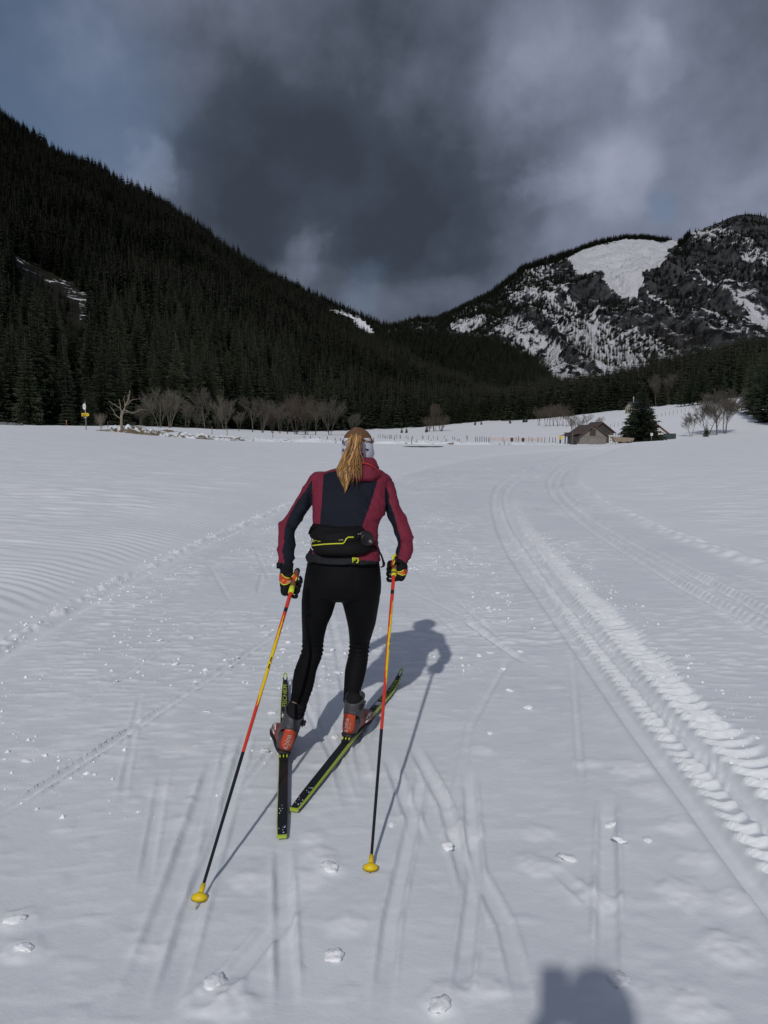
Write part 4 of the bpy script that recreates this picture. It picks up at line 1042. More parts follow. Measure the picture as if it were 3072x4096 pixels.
# ------------------------------------------------------------------ farm
def frame(px, D, yaw, z=None):
    s = stand(px, D); R_ = Matrix.Rotation(yaw, 4, 'Z'); return Matrix.Translation(s) @ R_, s
def quadslab(m, a, b, c, d, t, mi=0):
    a, b, c, d = map(Vector, (a, b, c, d)); n = (b - a).cross(d - a).normalized() * t
    m.addm([a, b, c, d, a + n, b + n, c + n, d + n], [(3, 2, 1, 0), (4, 5, 6, 7), (0, 1, 5, 4), (1, 2, 6, 5), (2, 3, 7, 6), (3, 0, 4, 7)], mi)
def gable_house(name, px, D, yaw, w, l, hw, hr, wall, roof, label, over=.45, boards=True, low=None, board_w=.24, extras=None, steep_over=.35):
    """front gable faces -y in its own frame"""
    Mx, s = frame(px, D, yaw); e = empty(name, s, yaw)
    T = lambda m_: [m_.__setattr__('v', [Vector(v) for v in m_.v])]
    def put_(m_, nm, mt, sm=False, par=None): return m_.build(nm, mt, par or e, smooth=sm, local=True)
    m = MB(); z0 = -.6
    prof = [(-w / 2, z0), (w / 2, z0), (w / 2, hw), (0, hr), (-w / 2, hw)]
    m.addm([(x, y, z) for y in (0, l) for x, z in prof], [(0, 1, 2, 3, 4), (9, 8, 7, 6, 5), (0, 5, 6, 1), (1, 6, 7, 2), (4, 9, 5, 0)])
    wl = put_(m, 'wall', M_[wall])
    rf = MB(); sl = (hr - hw) / (w / 2)
    ex = w / 2 + steep_over; zl = hr - ex * sl
    quadslab(rf, (-ex, -over, zl + .03), (0, -over, hr + .03), (0, l + over, hr + .03), (-ex, l + over, zl + .03), -.14)
    r1 = put_(rf, 'roof', M_[roof])
    rf = MB(); quadslab(rf, (0, -over, hr + .03), (ex, -over, zl + .03), (ex, l + over, zl + .03), (0, l + over, hr + .03), -.14); put_(rf, 'roof', M_[roof])
    if boards:
        nb = int(w / board_w); r_ = random.Random(int(px)); bw = w / nb
        for i in range(nb):
            x = -w / 2 + (i + .5) * bw; top = hr - abs(x) * sl - .06; bz = (low or 0) - .3 * (low is None)
            m = MB(); m.box((x, -.03 - r_.uniform(0, .02), (bz + top) / 2), (bw * r_.uniform(.84, .95), .05, top - bz)); put_(m, 'board', M_[wall])
    if low:
        m = MB(); m.box((0, -.04, low / 2 - .3), (w * .995, .06, low + .55)); put_(m, 'plaster_base', M_['plaster'])
    if extras: extras(e, put_)
    return e
def barn_extra(e, put_):
    m = MB(); m.box((-.1, -.09, 2.15), (1.0, .05, 1.15)); d = put_(m, 'hay_door', M_['wood_dark'])
    m = MB(); m.box((.1, -.09, .5), (1.5, .05, 1.3)); put_(m, 'door', M_['wood'])
    m = MB(); m.box((0, -.10, 1.52), (4.5, .06, .14)); put_(m, 'crossbeam', M_['wood'])
    for y in (-.3, 1.6, 3.6):
        m = MB(); m.box((-3.55, y, .75), (.15, .15, 2.7)); put_(m, 'shed_post', M_['wood_dark'])
    m = MB(); m.box((-3.55, 1.7, 2.08), (.14, 4.5, .14)); put_(m, 'shed_beam', M_['wood_dark'])
    m = MB(); quadslab(m, (-3.95, -.7, 1.72), (-2.25, -.7, 2.32), (-2.25, 4.2, 2.32), (-3.95, 4.2, 1.72), -.12); put_(m, 'lean_to_roof', M_['roof_brown'])
b = gable_house('barn', 2373, 128, .08, 4.5, 6.5, 1.75, 3.42, 'wood', 'roof_brown', '', extras=barn_extra, over=.5)
tag(b, 'grey weathered board barn with brown roof and open lean-to', 'barn')
def b2_extra(e, put_):
    m = MB(); m.box((.6, -.09, 2.35), (.7, .05, .6)); put_(m, 'window', M_['glass'])
    m = MB(); m.box((.9, -.1, .65), (.9, .06, 1.3)); put_(m, 'door', M_['wood_dark'])
b = gable_house('barn', 2407, 141, .05, 4.4, 6, 2.2, 3.9, 'wood_dark', 'roof_brown', '', low=1.5, extras=b2_extra)
tag(b, 'dark boarded barn with whitewashed base behind the weathered one', 'barn')
def h_extra(e, put_):
    for x in (-1.2, 0, 1.2):
        m = MB(); m.box((x, -.06, .5), (.7, .05, .7)); w_ = put_(m, 'window', M_['glass'])
    m = MB(); m.box((.8, 3, 3.1), (.6, .6, 1.0)); put_(m, 'chimney', M_['plaster'])
b = gable_house('farmhouse', 2622, 150, .05, 5.4, 7, 1.0, 3.0, 'plaster', 'roof_red', '', boards=False, extras=h_extra)
tag(b, 'white farmhouse with red roof half hidden behind the lone spruce', 'house')
m = MB(); s = stand(2680, 147)
e = empty('board_screen', s)
for i in range(9):
    m = MB(); m.box(s + Vector((-1.1 + i * .27, 0, .45)), (.25, .06, 1.1)); m.build('board', M_['green_paint'], e, smooth=False)
tag(e, 'dark green board screen at the right side of the farmhouse', 'screen')
def chapel_extra(e, put_):
    for x in (-1.4, -.5, .4, 1.3):
        m = MB(); m.box((x, -.07, 1.2), (.28, .06, 1.5)); put_(m, 'window', M_['glass'])
    m = MB(); m.tube([(0, 2.2, 4.4), (0, 2.2, 6.6)], .07, 5); m.box((0, 2.2, 6.0), (.7, .1, .12)); put_(m, 'cross', M_['white_sign'])
Mx = None
b = gable_house('mountain_hut', 2516, 300, -.95, 4.2, 7.0, 2.4, 4.6, 'plaster_cream', 'roof_dark', '', boards=False, extras=chapel_extra, over=.6, steep_over=.6)
tag(b, 'little cream hut with dark roof and rooftop cross on the hillside', 'hut')
# hiking sign
s = stand(2242, 92); e = empty('trail_sign', s); m = MB(); m.box(s + Vector((0, 0, .5)), (.16, .16, 1.7)); m.build('post', M_['wood_dark'], e, smooth=False)
m = MB(); m.box(s + Vector((0, -.1, 1.18)), (.52, .04, .2)); m.build('board', M_['yellow_sign'], e, smooth=False)
m = MB(); m.box(s + Vector((0, -.1, .95)), (.3, .04, .13)); m.build('board', M_['yellow_sign'], e, smooth=False)
tag(e, 'dark post with small yellow trail boards left of the barn', 'sign')
s = stand(2290, 122); m = MB(); m.box(s + Vector((0, 0, 1.0)), (.22, .22, 2.6)); tag(m.build('timber_post', M_['wood_post'], smooth=False), 'thick grey timber post at the front corner of the barn lean-to', 'post')
# trailer, rack, white notice
s = stand(2490, 124); e = empty('trailer', s); m = MB()
m.addm([s + Vector(v) for v in ((-1.2, -.5, .5), (1.5, -.5, .5), (1.8, -.5, 1.15), (-1.7, -.5, 1.4), (-1.2, .7, .5), (1.5, .7, .5), (1.8, .7, 1.15), (-1.7, .7, 1.4))], [(0, 1, 2, 3), (7, 6, 5, 4), (0, 4, 5, 1), (1, 5, 6, 2), (3, 7, 4, 0)]); m.build('body', M_['trailer'], e, smooth=False)
for x in (-.5, .7):
    m = MB(); m.tube([s + Vector((x, -.62, .3)), s + Vector((x, -.5, .3))], .32, 12); m.build('wheel', M_['black_paint'], e, smooth=False)
m = MB(); m.tube([s + Vector((1.5, 0, .5)), s + Vector((2.6, 0, .4))], .06, 6); m.build('drawbar', M_['steel'], e)
tag(e, 'tan open trailer parked between the barns and the lone spruce', 'trailer')
s = stand(2468, 132); e = empty('metal_rack', s)
for x in np.linspace(-1.1, 1.1, 6):
    m = MB(); m.tube([s + Vector((x, 0, -.1)), s + Vector((x, 0, 1.9))], .05, 5); m.build('upright', M_['steel'], e)
for z in (.7, 1.2, 1.8):
    m = MB(); m.tube([s + Vector((-1.2, 0, z)), s + Vector((1.2, 0, z))], .05, 5); m.build('rail', M_['steel'], e)
tag(e, 'grey metal railing rack behind the trailer', 'rack')
s = stand(2607, 82); e = empty('notice_sign', s); top = P(2607, 1733, 82).z
m = MB(); m.tube([s + Vector((0, 0, -.3)), Vector((s.x, s.y, top))], .025, 6); m.build('post', M_['steel'], e)
m = MB(); m.box(Vector((s.x, s.y - .04, top - .12)), (.24, .02, .27)); m.build('plate', M_['white_sign'], e, smooth=False)
m = MB(); m.box(Vector((s.x, s.y - .053, top - .12)), (.05, .006, .12)); m.build('plate_print', M_['black_paint'], e, smooth=False)
tag(e, 'small white notice plate on a thin post before the lone spruce', 'sign')
# two skiers far off
def far_person(px, D, coat, leg, label, bend, ph):
    s = stand(px, D); e = empty('person', s); m = MB()
    def seg(a, b, ra, rb): m.tube([s + Vector(a), s + Vector(a).lerp(Vector(b), .5), s + Vector(b)], [ra, (ra + rb) / 2 * 1.08, rb], 8)
    hip = Vector((0, 0, .92)); sh = hip + Vector((bend * .3, .1, .50))
    seg((-.09, 0, .95), (-.14 - ph, .05, .5), .10, .07); seg((-.14 - ph, .05, .5), (-.2 - ph, 0, .04), .07, .05)
    seg((.09, 0, .95), (.15, .1, .5), .10, .07); seg((.15, .1, .5), (.28 + ph, 0, .04), .07, .05)
    nleg = len(m.f)
    seg(hip - Vector((0, 0, .08)), sh, .15, .17); seg(sh + Vector((-.18, 0, 0)), sh + Vector((-.32, -.1, -.26)), .06, .05); seg(sh + Vector((-.32, -.1, -.26)), sh + Vector((-.22, .15, -.45)), .05, .04)
    seg(sh + Vector((.18, 0, 0)), sh + Vector((.34, .1, -.24)), .06, .05); seg(sh + Vector((.34, .1, -.24)), sh + Vector((.3, .3, -.4)), .05, .04)
    seg(sh, sh + Vector((bend * .06, .03, .14)), .07, .06); m.ellipsoid(s + sh + Vector((bend * .08, .04, .24)), (.085, .1, .12), 10, 8)
    me = remesh(m, .03, 2); me.materials.append(coat); me.materials.append(leg); c = centers_np(me)
    me.polygons.foreach_set('material_index', (c[:, 2] < s.z + .9).astype(np.int32)); add('body', me, e)
    m = MB(); m.ellipsoid(s + sh + Vector((bend * .08, .04, .29)), (.092, .108, .09), 10, 6); m.build('hat', M_['black_paint'], e)
    tag(e, label, 'person')
    for k, (x, lab) in enumerate(((-.22, 'left'), (.3, 'right'))):
        pass
far_person(1212, 300, mat('dark_red_coat', (.12, .03, .035), .8), M_['black_paint'], 'distant skier in dark red top standing astride on the meadow', .1, .1)
far_person(1224, 303, mat('slate_coat', (.05, .06, .08), .8), M_['black_paint'], 'distant skier in slate clothes leaning forward beside the other one', -.5, .02)
# ------------------------------------------------------------------ the skier
K = {}
def fabric(name, c1, c2, rough, wr=.0, scale=14, bump=.25, weave=900):
    m, nt, b = nodes(name); N, L = nt.nodes, nt.links
    b.inputs['Roughness'].default_value = rough; b.inputs['Specular IOR Level'].default_value = .12
    b.inputs['Sheen Weight'].default_value = .0
    tc = N.new('ShaderNodeTexCoord'); n = N.new('ShaderNodeTexNoise'); n.inputs['Scale'].default_value = scale; n.inputs['Detail'].default_value = 6
    L.new(tc.outputs['Object'], n.inputs['Vector'])
    mx = N.new('ShaderNodeMix'); mx.data_type = 'RGBA'; mx.inputs[6].default_value = (*c1, 1); mx.inputs[7].default_value = (*c2, 1); L.new(n.outputs['Fac'], mx.inputs[0]); L.new(mx.outputs[2], b.inputs['Base Color'])
    n2 = N.new('ShaderNodeTexNoise'); n2.inputs['Scale'].default_value = 45; n2.inputs['Detail'].default_value = 5; n2.inputs['Distortion'].default_value = .6; L.new(tc.outputs['Object'], n2.inputs['Vector'])
    bp = N.new('ShaderNodeBump'); bp.inputs['Strength'].default_value = bump; bp.inputs['Distance'].default_value = .012; L.new(n2.outputs['Fac'], bp.inputs['Height']); L.new(bp.outputs[0], b.inputs['Normal'])
    return m
K['red'] = fabric('raspberry_softshell', (.155, .019, .036), (.21, .027, .050), .65)
K['navy'] = fabric('navy_softshell', (.0095, .0115, .019), (.014, .0165, .026), .75)
K['tights'] = fabric('black_tights', (.0030, .0030, .0037), (.0050, .0050, .006), .72, bump=.12)
K['pack'] = fabric('black_pack_cloth', (.0065, .006, .0065), (.011, .010, .010), .7, bump=.35)
K['trim'] = fabric('charcoal_trim', (.014, .0145, .017), (.022, .023, .027), .7)
K['sock'] = fabric('black_sock', (.010, .010, .011), (.016, .016, .018), .9)
K['skin'] = mat('skin', (.62, .40, .30), .5, .06, 20)
K['band'] = fabric('white_headband', (.60, .60, .68), (.70, .70, .78), .8, bump=.1)
K['bandline'] = mat('blue_print', (.12, .15, .30), .8)
K['bandred'] = mat('red_print', (.55, .02, .04), .8)
K['glove'] = fabric('black_glove', (.008, .008, .009), (.014, .014, .016), .8)
K['strap'] = fabric('orange_red_strap', (.50, .055, .025), (.58, .075, .03), .6)
K['neon'] = mat('neon_yellow', (.62, .68, .03), .5, .05, 20)
K['neongreen'] = mat('neon_green', (.40, .50, .05), .45, .08, 20)
K['bootgrey'] = mat('boot_carbon_grey', (.050, .050, .055), .5, .15, 30, .08, 60)
K['bootblack'] = mat('boot_black', (.012, .012, .013), .6, .2, 30)
K['bootred'] = mat('boot_red', (.20, .028, .020), .45, .15, 12)
K['bootorange'] = mat('boot_orange', (.44, .060, .020), .35, .12, 10)
K['print'] = mat('pale_print', (.62, .60, .58), .6)
K['skitop'] = mat('ski_topsheet', (.011, .013, .016), .4, .3, 25, spec=.4)
K['polered'] = mat('pole_red', (.62, .045, .022), .3, .08, 10)
K['poleyel'] = mat('pole_yellow', (.78, .56, .012), .3, .05, 10)
K['poleblack'] = mat('pole_carbon', (.014, .015, .019), .3, .2, 30)
K['cork'] = mat('grip_cork', (.16, .07, .035), .8, .3, 60)
K['basket'] = mat('basket_yellow', (.74, .52, .008), .45, .06, 20)
K['plastic'] = mat('black_plastic', (.014, .014, .015), .35, .1, 20)
def hair_mat():
    m, nt, b = nodes('blond_hair'); N, L = nt.nodes, nt.links
    b.inputs['Roughness'].default_value = .42; b.inputs['Specular IOR Level'].default_value = .4
    at = N.new('ShaderNodeAttribute'); at.attribute_name = 'tone'
    r = N.new('ShaderNodeValToRGB'); L.new(at.outputs['Fac'], r.inputs[0])
    r.color_ramp.elements[0].color = (.085, .040, .016, 1); r.color_ramp.elements[1].color = (.64, .37, .14, 1)
    e = r.color_ramp.elements.new(.5); e.color = (.33, .17, .058, 1)
    L.new(r.outputs[0], b.inputs['Base Color']); return m
K['hair'] = hair_mat()

def Z1(l): return [(1050 + .4219 * a, 1680 + .4219 * b) for a, b in l]
person = empty('person', (-.32, 3.5, 0)); tag(person, 'ponytailed skier in raspberry and navy jacket and black tights, seen from behind', 'person')

def rows(data, n=28, grow=0.0, e=2.0): return [row(a, b, py, Y, ry, n, e, grow) for a, b, py, Y, ry in data]
TORSO = [(1360, 1500, 1866, 3.90, .055), (1310, 1530, 1882, 3.88, .082), (1268, 1548, 1898, 3.87, .095), (1250, 1556, 1916, 3.855, .105), (1248, 1548, 1954, 3.83, .112), (1250, 1539, 2017, 3.785, .115), (1251, 1535, 2060, 3.75, .113),
         (1252, 1520, 2093, 3.72, .110), (1250, 1508, 2119, 3.70, .108), (1249, 1508, 2165, 3.665, .112), (1238, 1512, 2195, 3.645, .120), (1228, 1515, 2222, 3.63, .126), (1232, 1517, 2240, 3.62, .128)]
ARM_L = [(1262, 1310, 1886, 3.875, .045), (1240, 1300, 1905, 3.87, .06), (1219, 1275, 1933, 3.86, .066), (1196, 1255, 1975, 3.84, .064), (1170, 1247, 2017, 3.82, .060), (1157, 1235, 2040, 3.805, .058), (1124, 1206, 2081, 3.78, .055), (1112, 1194, 2102, 3.76, .054),
         (1111, 1181, 2123, 3.735, .052), (1112, 1178, 2145, 3.71, .050), (1111, 1177, 2186, 3.66, .047), (1108, 1179, 2216, 3.625, .045), (1115, 1174, 2245, 3.59, .040), (1120, 1172, 2268, 3.565, .037)]
ARM_R = [(1490, 1545, 1895, 3.885, .045), (1505, 1562, 1912, 3.88, .06), (1525, 1575, 1933, 3.875, .064), (1535, 1588, 1975, 3.86, .062), (1538, 1601, 2017, 3.845, .060), (1541, 1611, 2043, 3.83, .058), (1556, 1630, 2081, 3.81, .056), (1575, 1651, 2123, 3.78, .054),
         (1585, 1654, 2150, 3.755, .051), (1588, 1654, 2180, 3.735, .049), (1586, 1650, 2205, 3.715, .046), (1583, 1642, 2225, 3.70, .043), (1584, 1634, 2250, 3.685, .038), (1586, 1626, 2266, 3.675, .036)]
PELVIS = [(1232, 1512, 2215, 3.635, .116), (1229, 1517, 2250, 3.63, .120), (1221, 1522, 2292, 3.625, .128), (1214, 1525, 2334, 3.625, .132), (1208, 1523, 2376, 3.63, .125), (1218, 1512, 2392, 3.635, .085), (1250, 1470, 2402, 3.635, .05)]
LEG_L = [(1212, 1360, 2360, 3.63, .105), (1206, 1349, 2400, 3.635, .10), (1206, 1341, 2418, 3.64, .097), (1206, 1329, 2460, 3.65, .090), (1207, 1310, 2500, 3.66, .080), (1208, 1298, 2545, 3.675, .070), (1208, 1294, 2580, 3.68, .064), (1206, 1294, 2606, 3.675, .062),
         (1192, 1284, 2640, 3.655, .062), (1176, 1267, 2680, 3.62, .064), (1168, 1259, 2725, 3.57, .061), (1165, 1252, 2757, 3.535, .055), (1160, 1238, 2795, 3.48, .046), (1158, 1226, 2827, 3.44, .040)]
LEG_R = [(1352, 1520, 2360, 3.63, .105), (1363, 1520, 2400, 3.64, .10), (1371, 1517, 2418, 3.65, .097), (1382, 1510, 2460, 3.67, .089), (1391, 1501, 2500, 3.695, .079), (1396, 1489, 2540, 3.72, .069), (1397, 1479, 2570, 3.74, .063), (1396, 1476, 2600, 3.745, .061),
         (1388, 1473, 2640, 3.735, .062), (1379, 1466, 2680, 3.71, .061), (1375, 1456, 2725, 3.675, .054), (1373, 1445, 2760, 3.645, .047), (1372, 1436, 2790, 3.615, .042), (1370, 1430, 2812, 3.60, .040)]
CUFF = 1
HEADC = P(1431, 1797, 3.985)

tailL, tipL = G(1128, 3352, .012), G(1141, 2688, .075)
tailR, tipR = G(1176, 3244, .012), G(1609, 2672, .075)
def ski_frame(tail, tip):
    d = tip - tail; d.z = 0
    return Matrix.Translation(tail) @ Matrix.Rotation(math.atan2(-d.x, d.y), 4, 'Z'), d.length
MxL, LL = ski_frame(tailL, tipL); MxR, LR = ski_frame(tailR, tipR)
BSL, BSR = .645, .66                                     # heel of the boot along the ski
def boot_frame(Mski, bs, roll, dyaw): return Mski @ Matrix.Translation((0, bs, .043)) @ Matrix.Rotation(dyaw, 4, 'Z') @ Matrix.Rotation(roll, 4, 'Y')
BL, BR = boot_frame(MxL, BSL, .34, .12), boot_frame(MxR, BSR, .10, -.06)
def settle(rows_, C, n=7):
    """bring the lower rows of a leg over the opening of its boot"""
    k0 = len(rows_) - n; d = C.y + .012 - rows_[-1][3]
    return [r if i < k0 else (r[0], r[1], r[2], r[3] + d * ((i - k0 + 1) / n) ** 1.3, r[4]) for i, r in enumerate(rows_)]
CL_, CR_ = BL @ Vector((0, .052, .17)), BR @ Vector((0, .052, .17))
LEG_L = settle(LEG_L, CL_); LEG_R = settle(LEG_R, CR_)
# body: one surface, inside the clothes
b = MB(); g = -.012
b.loft(rows(TORSO, 24, g)); b.loft(rows(PELVIS, 24, g)); b.loft(rows(ARM_L, 16, g)); b.loft(rows(ARM_R, 16, g)); b.loft(rows(LEG_L, 18, -.010)); b.loft(rows(LEG_R, 18, -.010))
ankL = [P(1192, 2815, LEG_L[-1][3]), BL @ Vector((0, .055, .15)), BL @ Vector((0, .045, .06))]; ankR = [P(1402, 2800, LEG_R[-1][3]), BR @ Vector((0, .055, .15)), BR @ Vector((0, .045, .06))]
b.tube(ankL, [.034, .032, .026], 14); b.tube(ankR, [.034, .032, .026], 14)
b.tube([BL @ Vector((0, .045, .05)), BL @ Vector((0, .20, .035))], [.026, .018], 12); b.tube([BR @ Vector((0, .045, .05)), BR @ Vector((0, .20, .035))], [.026, .018], 12)
b.tube([P(1446, 1905, 3.87), P(1442, 1868, 3.90), HEADC + Vector((0, -.01, -.06))], [.06, .055, .056], 16)
b.ellipsoid(HEADC + Vector((0, 0, .002)), (.070, .088, .092), 24, 16); b.ellipsoid(HEADC + Vector((0, .035, -.055)), (.055, .062, .065), 18, 12)
b.ellipsoid(HEADC + Vector((0, .105, -.018)), (.014, .022, .024), 10, 8)                                           # nose
b.ellipsoid(HEADC + Vector((0, .088, -.062)), (.024, .012, .009), 10, 6); b.ellipsoid(HEADC + Vector((0, .078, -.098)), (.022, .02, .018), 10, 8)
for s_ in (-1, 1): b.ellipsoid(HEADC + Vector((s_ * .074, .0, -.02)), (.012, .02, .032), 10, 8); b.ellipsoid(HEADC + Vector((s_ * .03, .086, .012)), (.014, .008, .008), 8, 6)
me = remesh(b, .007, 4); me.materials.append(K['skin']); body = add('body', me, person)

# jacket
j = MB(); j.loft(rows(TORSO, 28, .002, 2.2)); j.loft(rows(ARM_L, 20)); j.loft(rows(ARM_R, 20))
me = remesh(j, .0055, 5)
v = verts_np(me); nn = normals_np(me); qx, qy = proj(v[:, 0], v[:, 1], v[:, 2])
armL = (qx < 1248) & (qy > 1900); armR = (qx > 1541) & (qy > 1920)
lower = sstep(2080, 2200, qy)
wr = np.zeros(len(v))
# sleeve creases run round the arm and gather at the elbow and the cuff
ph = qy / 17.0 + 2.2 * vnoise(v[:, 0] * 22, v[:, 2] * 16, 3) + v[:, 1] * 18
cre = (1 - np.abs(np.sin(ph))) ** 1.6
wr += np.where(armL | armR, (cre - .35) * .0085 * (.25 + .95 * lower + .6 * np.exp(-((qy - 2085) / 35) ** 2)), 0)
wr += (fbm(v[:, 0] * 16 + v[:, 1] * 9, v[:, 2] * 13, 4, 8) - .5) * .015
side = (~armL) & (~armR)
wr += np.where(side, (ridged(v[:, 0] * 7 + v[:, 2] * 5, v[:, 2] * 9 - v[:, 0] * 4, 3, 12) - .6) * .022 * (sstep(1395, 1500, qx) + .4) * (1 - .6 * (qy < 1960)), 0)
v += nn * wr[:, None]; me.vertices.foreach_set('co', v.astype(np.float32).ravel()); me.update()
c = centers_np(me); qx, qy = proj(c[:, 0], c[:, 1], c[:, 2])
ci = np.zeros(len(c), np.int32)
pan = inpoly(qx, qy, Z1([(580, 515), (610, 500), (760, 470), (1000, 560), (1088, 572), (1030, 780), (985, 900), (950, 1000), (940, 1100), (538, 1100), (545, 960), (560, 800), (570, 650)]))
ci[pan & (c[:, 1] < 3.86)] = 1
bl = np.array(Z1([(495, 540), (440, 610), (400, 680), (330, 770), (270, 880), (235, 950), (207, 1040), (205, 1150), (188, 1250), (205, 1330), (205, 1420)])); xl = np.interp(qy, bl[:, 1], bl[:, 0])
ci[(qx < 1249) & (qy > bl[0, 1]) & (qx > xl)] = 1
br = np.array(Z1([(1152, 620), (1180, 660), (1203, 700), (1195, 760), (1225, 830), (1250, 900), (1265, 960), (1280, 1040), (1308, 1110), (1312, 1200), (1292, 1280), (1262, 1350)])); xr = np.interp(qy, br[:, 1], br[:, 0])
ci[(qx > 1540) & (qy > br[0, 1]) & (qy < br[-1, 1]) & (qx < xr)] = 1
ci[(qx < 1190) & (qy > 2252)] = 1
hem = (qx > 1225) & (qx < 1525) & (qy > np.interp(qx, [1220, 1340, 1420, 1440, 1520], [2214, 2216, 2226, 2240, 2246]))
ci[hem] = 2
# white inside edge at the hem
me.materials.append(K['red']); me.materials.append(K['navy']); me.materials.append(K['trim'])
me.polygons.foreach_set('material_index', ci); jacket = add('jacket', me, person)
# hood lying on the shoulders
h = MB()
HOOD = [(1452, 1498, 1832, 3.865, .03), (1440, 1506, 1842, 3.855, .055), (1418, 1517, 1857, 3.845, .078), (1385, 1526, 1878, 3.83, .094), (1356, 1528, 1897, 3.82, .098), (1362, 1522, 1909, 3.815, .094), (1390, 1506, 1920, 3.815, .082), (1424, 1470, 1929, 3.82, .055)]
h.loft(rows(HOOD, 28)); me = remesh(h, .005, 6); v = verts_np(me); nn = normals_np(me); qx, qy = proj(v[:, 0], v[:, 1], v[:, 2])
v += nn * ((ridged((qx - 1440) * .011, (qy - 1880) * .03 + (qx - 1440) * .004, 3, 5) - .6) * .016 + (fbm(qx * .05, qy * .07, 3, 6) - .5) * .006)[:, None]
me.vertices.foreach_set('co', v.astype(np.float32).ravel()); me.materials.append(K['red']); hood = add('hood', me); hood.parent = jacket
def surf_line(pts, Y, rad, mat_, name, parent, n=6, flat=1.0):
    m = MB(); m.tube([P(a, b_, Y if not hasattr(Y, '__len__') else Y[i]) for i, (a, b_) in enumerate(pts)], rad, n, flat=flat); o = m.build(name, mat_); o.parent = parent; return o
surf_line([(1444, 1852), (1466, 1853), (1487, 1861), (1504, 1874), (1516, 1889), (1527, 1905)], [3.757, 3.75, 3.755, 3.765, 3.785, 3.80], .0022, K['strap'], 'hood_seam', jacket)
# hem trim logo
m = MB(); s0 = P(1424, 2240, 3.487)
for dx, dz, w, hh in ((-.014, 0, .006, .024), (-.005, .004, .006, .016), (.006, .007, .012, .006), (.010, -.003, .007, .012), (.006, -.012, .010, .005)): m.box(s0 + Vector((dx, 0, dz)), (w, .003, hh))
o = m.build('hem_logo', K['neon']); o.parent = jacket
# cuff tab
m = MB(); m.loft([row(1117, 1175, 2255, 3.578, .041, 20), row(1116, 1174, 2264, 3.57, .041, 20), row(1118, 1172, 2276, 3.56, .039, 20)]); a_ = P(1117, 2262, 3.55); m.box(a_, (.022, .03, .024)); o = m.build('cuff', K['navy']); o.parent = jacket
# tights
t = MB(); t.loft(rows(PELVIS, 28, .001)); t.loft(rows(LEG_L[:-1] + [(1158, 1227, 2826, LEG_L[-1][3], .0410), (1157, 1225, 2838, LEG_L[-1][3] - .008, .0408), (1155, 1222, 2850, LEG_L[-1][3] - .016, .0400)], 22)); t.loft(rows(LEG_R, 22))
me = remesh(t, .006, 10); v = verts_np(me); nn = normals_np(me); qx, qy = proj(v[:, 0], v[:, 1], v[:, 2])
kn = np.exp(-((qy - 2600) / 30) ** 2) + .2 * sstep(2700, 2760, qy)
v += nn * (((1 - np.abs(np.sin(qy / 5.5 + 2 * vnoise(v[:, 0] * 30, v[:, 2] * 20, 4)))) - .4) * .008 * kn + (fbm(v[:, 0] * 12, v[:, 2] * 8, 3, 4) - .5) * .004)[:, None]
me.vertices.foreach_set('co', v.astype(np.float32).ravel()); me.materials.append(K['tights']); add('tights', me, person)
for pts in ((P(1191, 2816, LEG_L[-1][3] + .002), BL @ Vector((0, .052, .165)), BL @ Vector((0, .05, .12))), (P(1401, 2790, LEG_R[-1][3] + .004), BR @ Vector((0, .052, .165)), BR @ Vector((0, .05, .12)))):
    m = MB(); m.tube(pts, [.0395, .0395, .038], 18); m.build('sock', K['sock'], person)

# hair: cap and ponytail made of locks
def locks(name, curves, parent, wid, seed=0, thick=.4):
    r_ = random.Random(seed); m = MB(); tones = []
    for pts in curves:
        k0 = len(m.v); n = len(pts); w = wid * r_.uniform(.6, 1.3)
        m.tube(pts, [w * (.5 + .5 * math.sin(math.pi * min(1, .25 + .75 * i / (n - 1)))) * (1 if i < n - 1 else .15) for i in range(n)], 5, flat=thick, ref=(1, 0, 0))
        tn = min(1, max(0, r_.gauss(.46, .24))); tones += [tn] * (len(m.v) - k0)
    me = m.mesh(name, [K['hair']]); at = me.attributes.new('tone', 'FLOAT', 'POINT'); at.data.foreach_set('value', np.array(tones, np.float32))
    return me
cap = MB(); cap.loft([ell_ring(HEADC + Vector((0, 0, z)), rx, ry, 28) for z, rx, ry in ((.0, .0765, .093), (.02, .0775, .094), (.045, .076, .091), (.07, .068, .083), (.090, .053, .066), (.102, .035, .046), (.108, .014, .018))])
me = cap.mesh('hair', [K['hair']]); at = me.attributes.new('tone', 'FLOAT', 'POINT'); at.data.foreach_set('value', np.full(len(me.vertices), .12, np.float32)); hair = add('hair', me, person)
root = P(1425, 1738, 3.885)
r_ = random.Random(9); cv = []
for i in range(150):
    a = math.pi * (1 + (i + .5) / 150) + r_.uniform(-.03, .03)     # back half of the head, ear to ear over the crown
    f = r_.random()
    st = HEADC + Vector((.078 * math.cos(2 * math.pi * i / 150), .093 * math.sin(2 * math.pi * i / 150), .03 + .01 * f))
    pts = []
    for u in np.linspace(0, 1, 7):
        q = st.lerp(root, u) - HEADC
        qn = Vector((q.x / .0785, q.y / .0945, q.z / .110)); L_ = qn.length
        if L_ < 1.0 and u < .97: qn = qn / max(L_, .05) * (1.0 + .01 * f); q = Vector((qn.x * .0785, qn.y * .0945, qn.z * .110))
        pts.append(HEADC + q)
    cv.append(pts)
o = add('hair_locks', locks('hair_locks', cv, None, .0062, 2)); o.parent = hair
v_ = o.data.attributes['tone']; arr = np.empty(len(v_.data), np.float32); v_.data.foreach_get('value', arr); v_.data.foreach_set('value', arr * .55)
cv = []
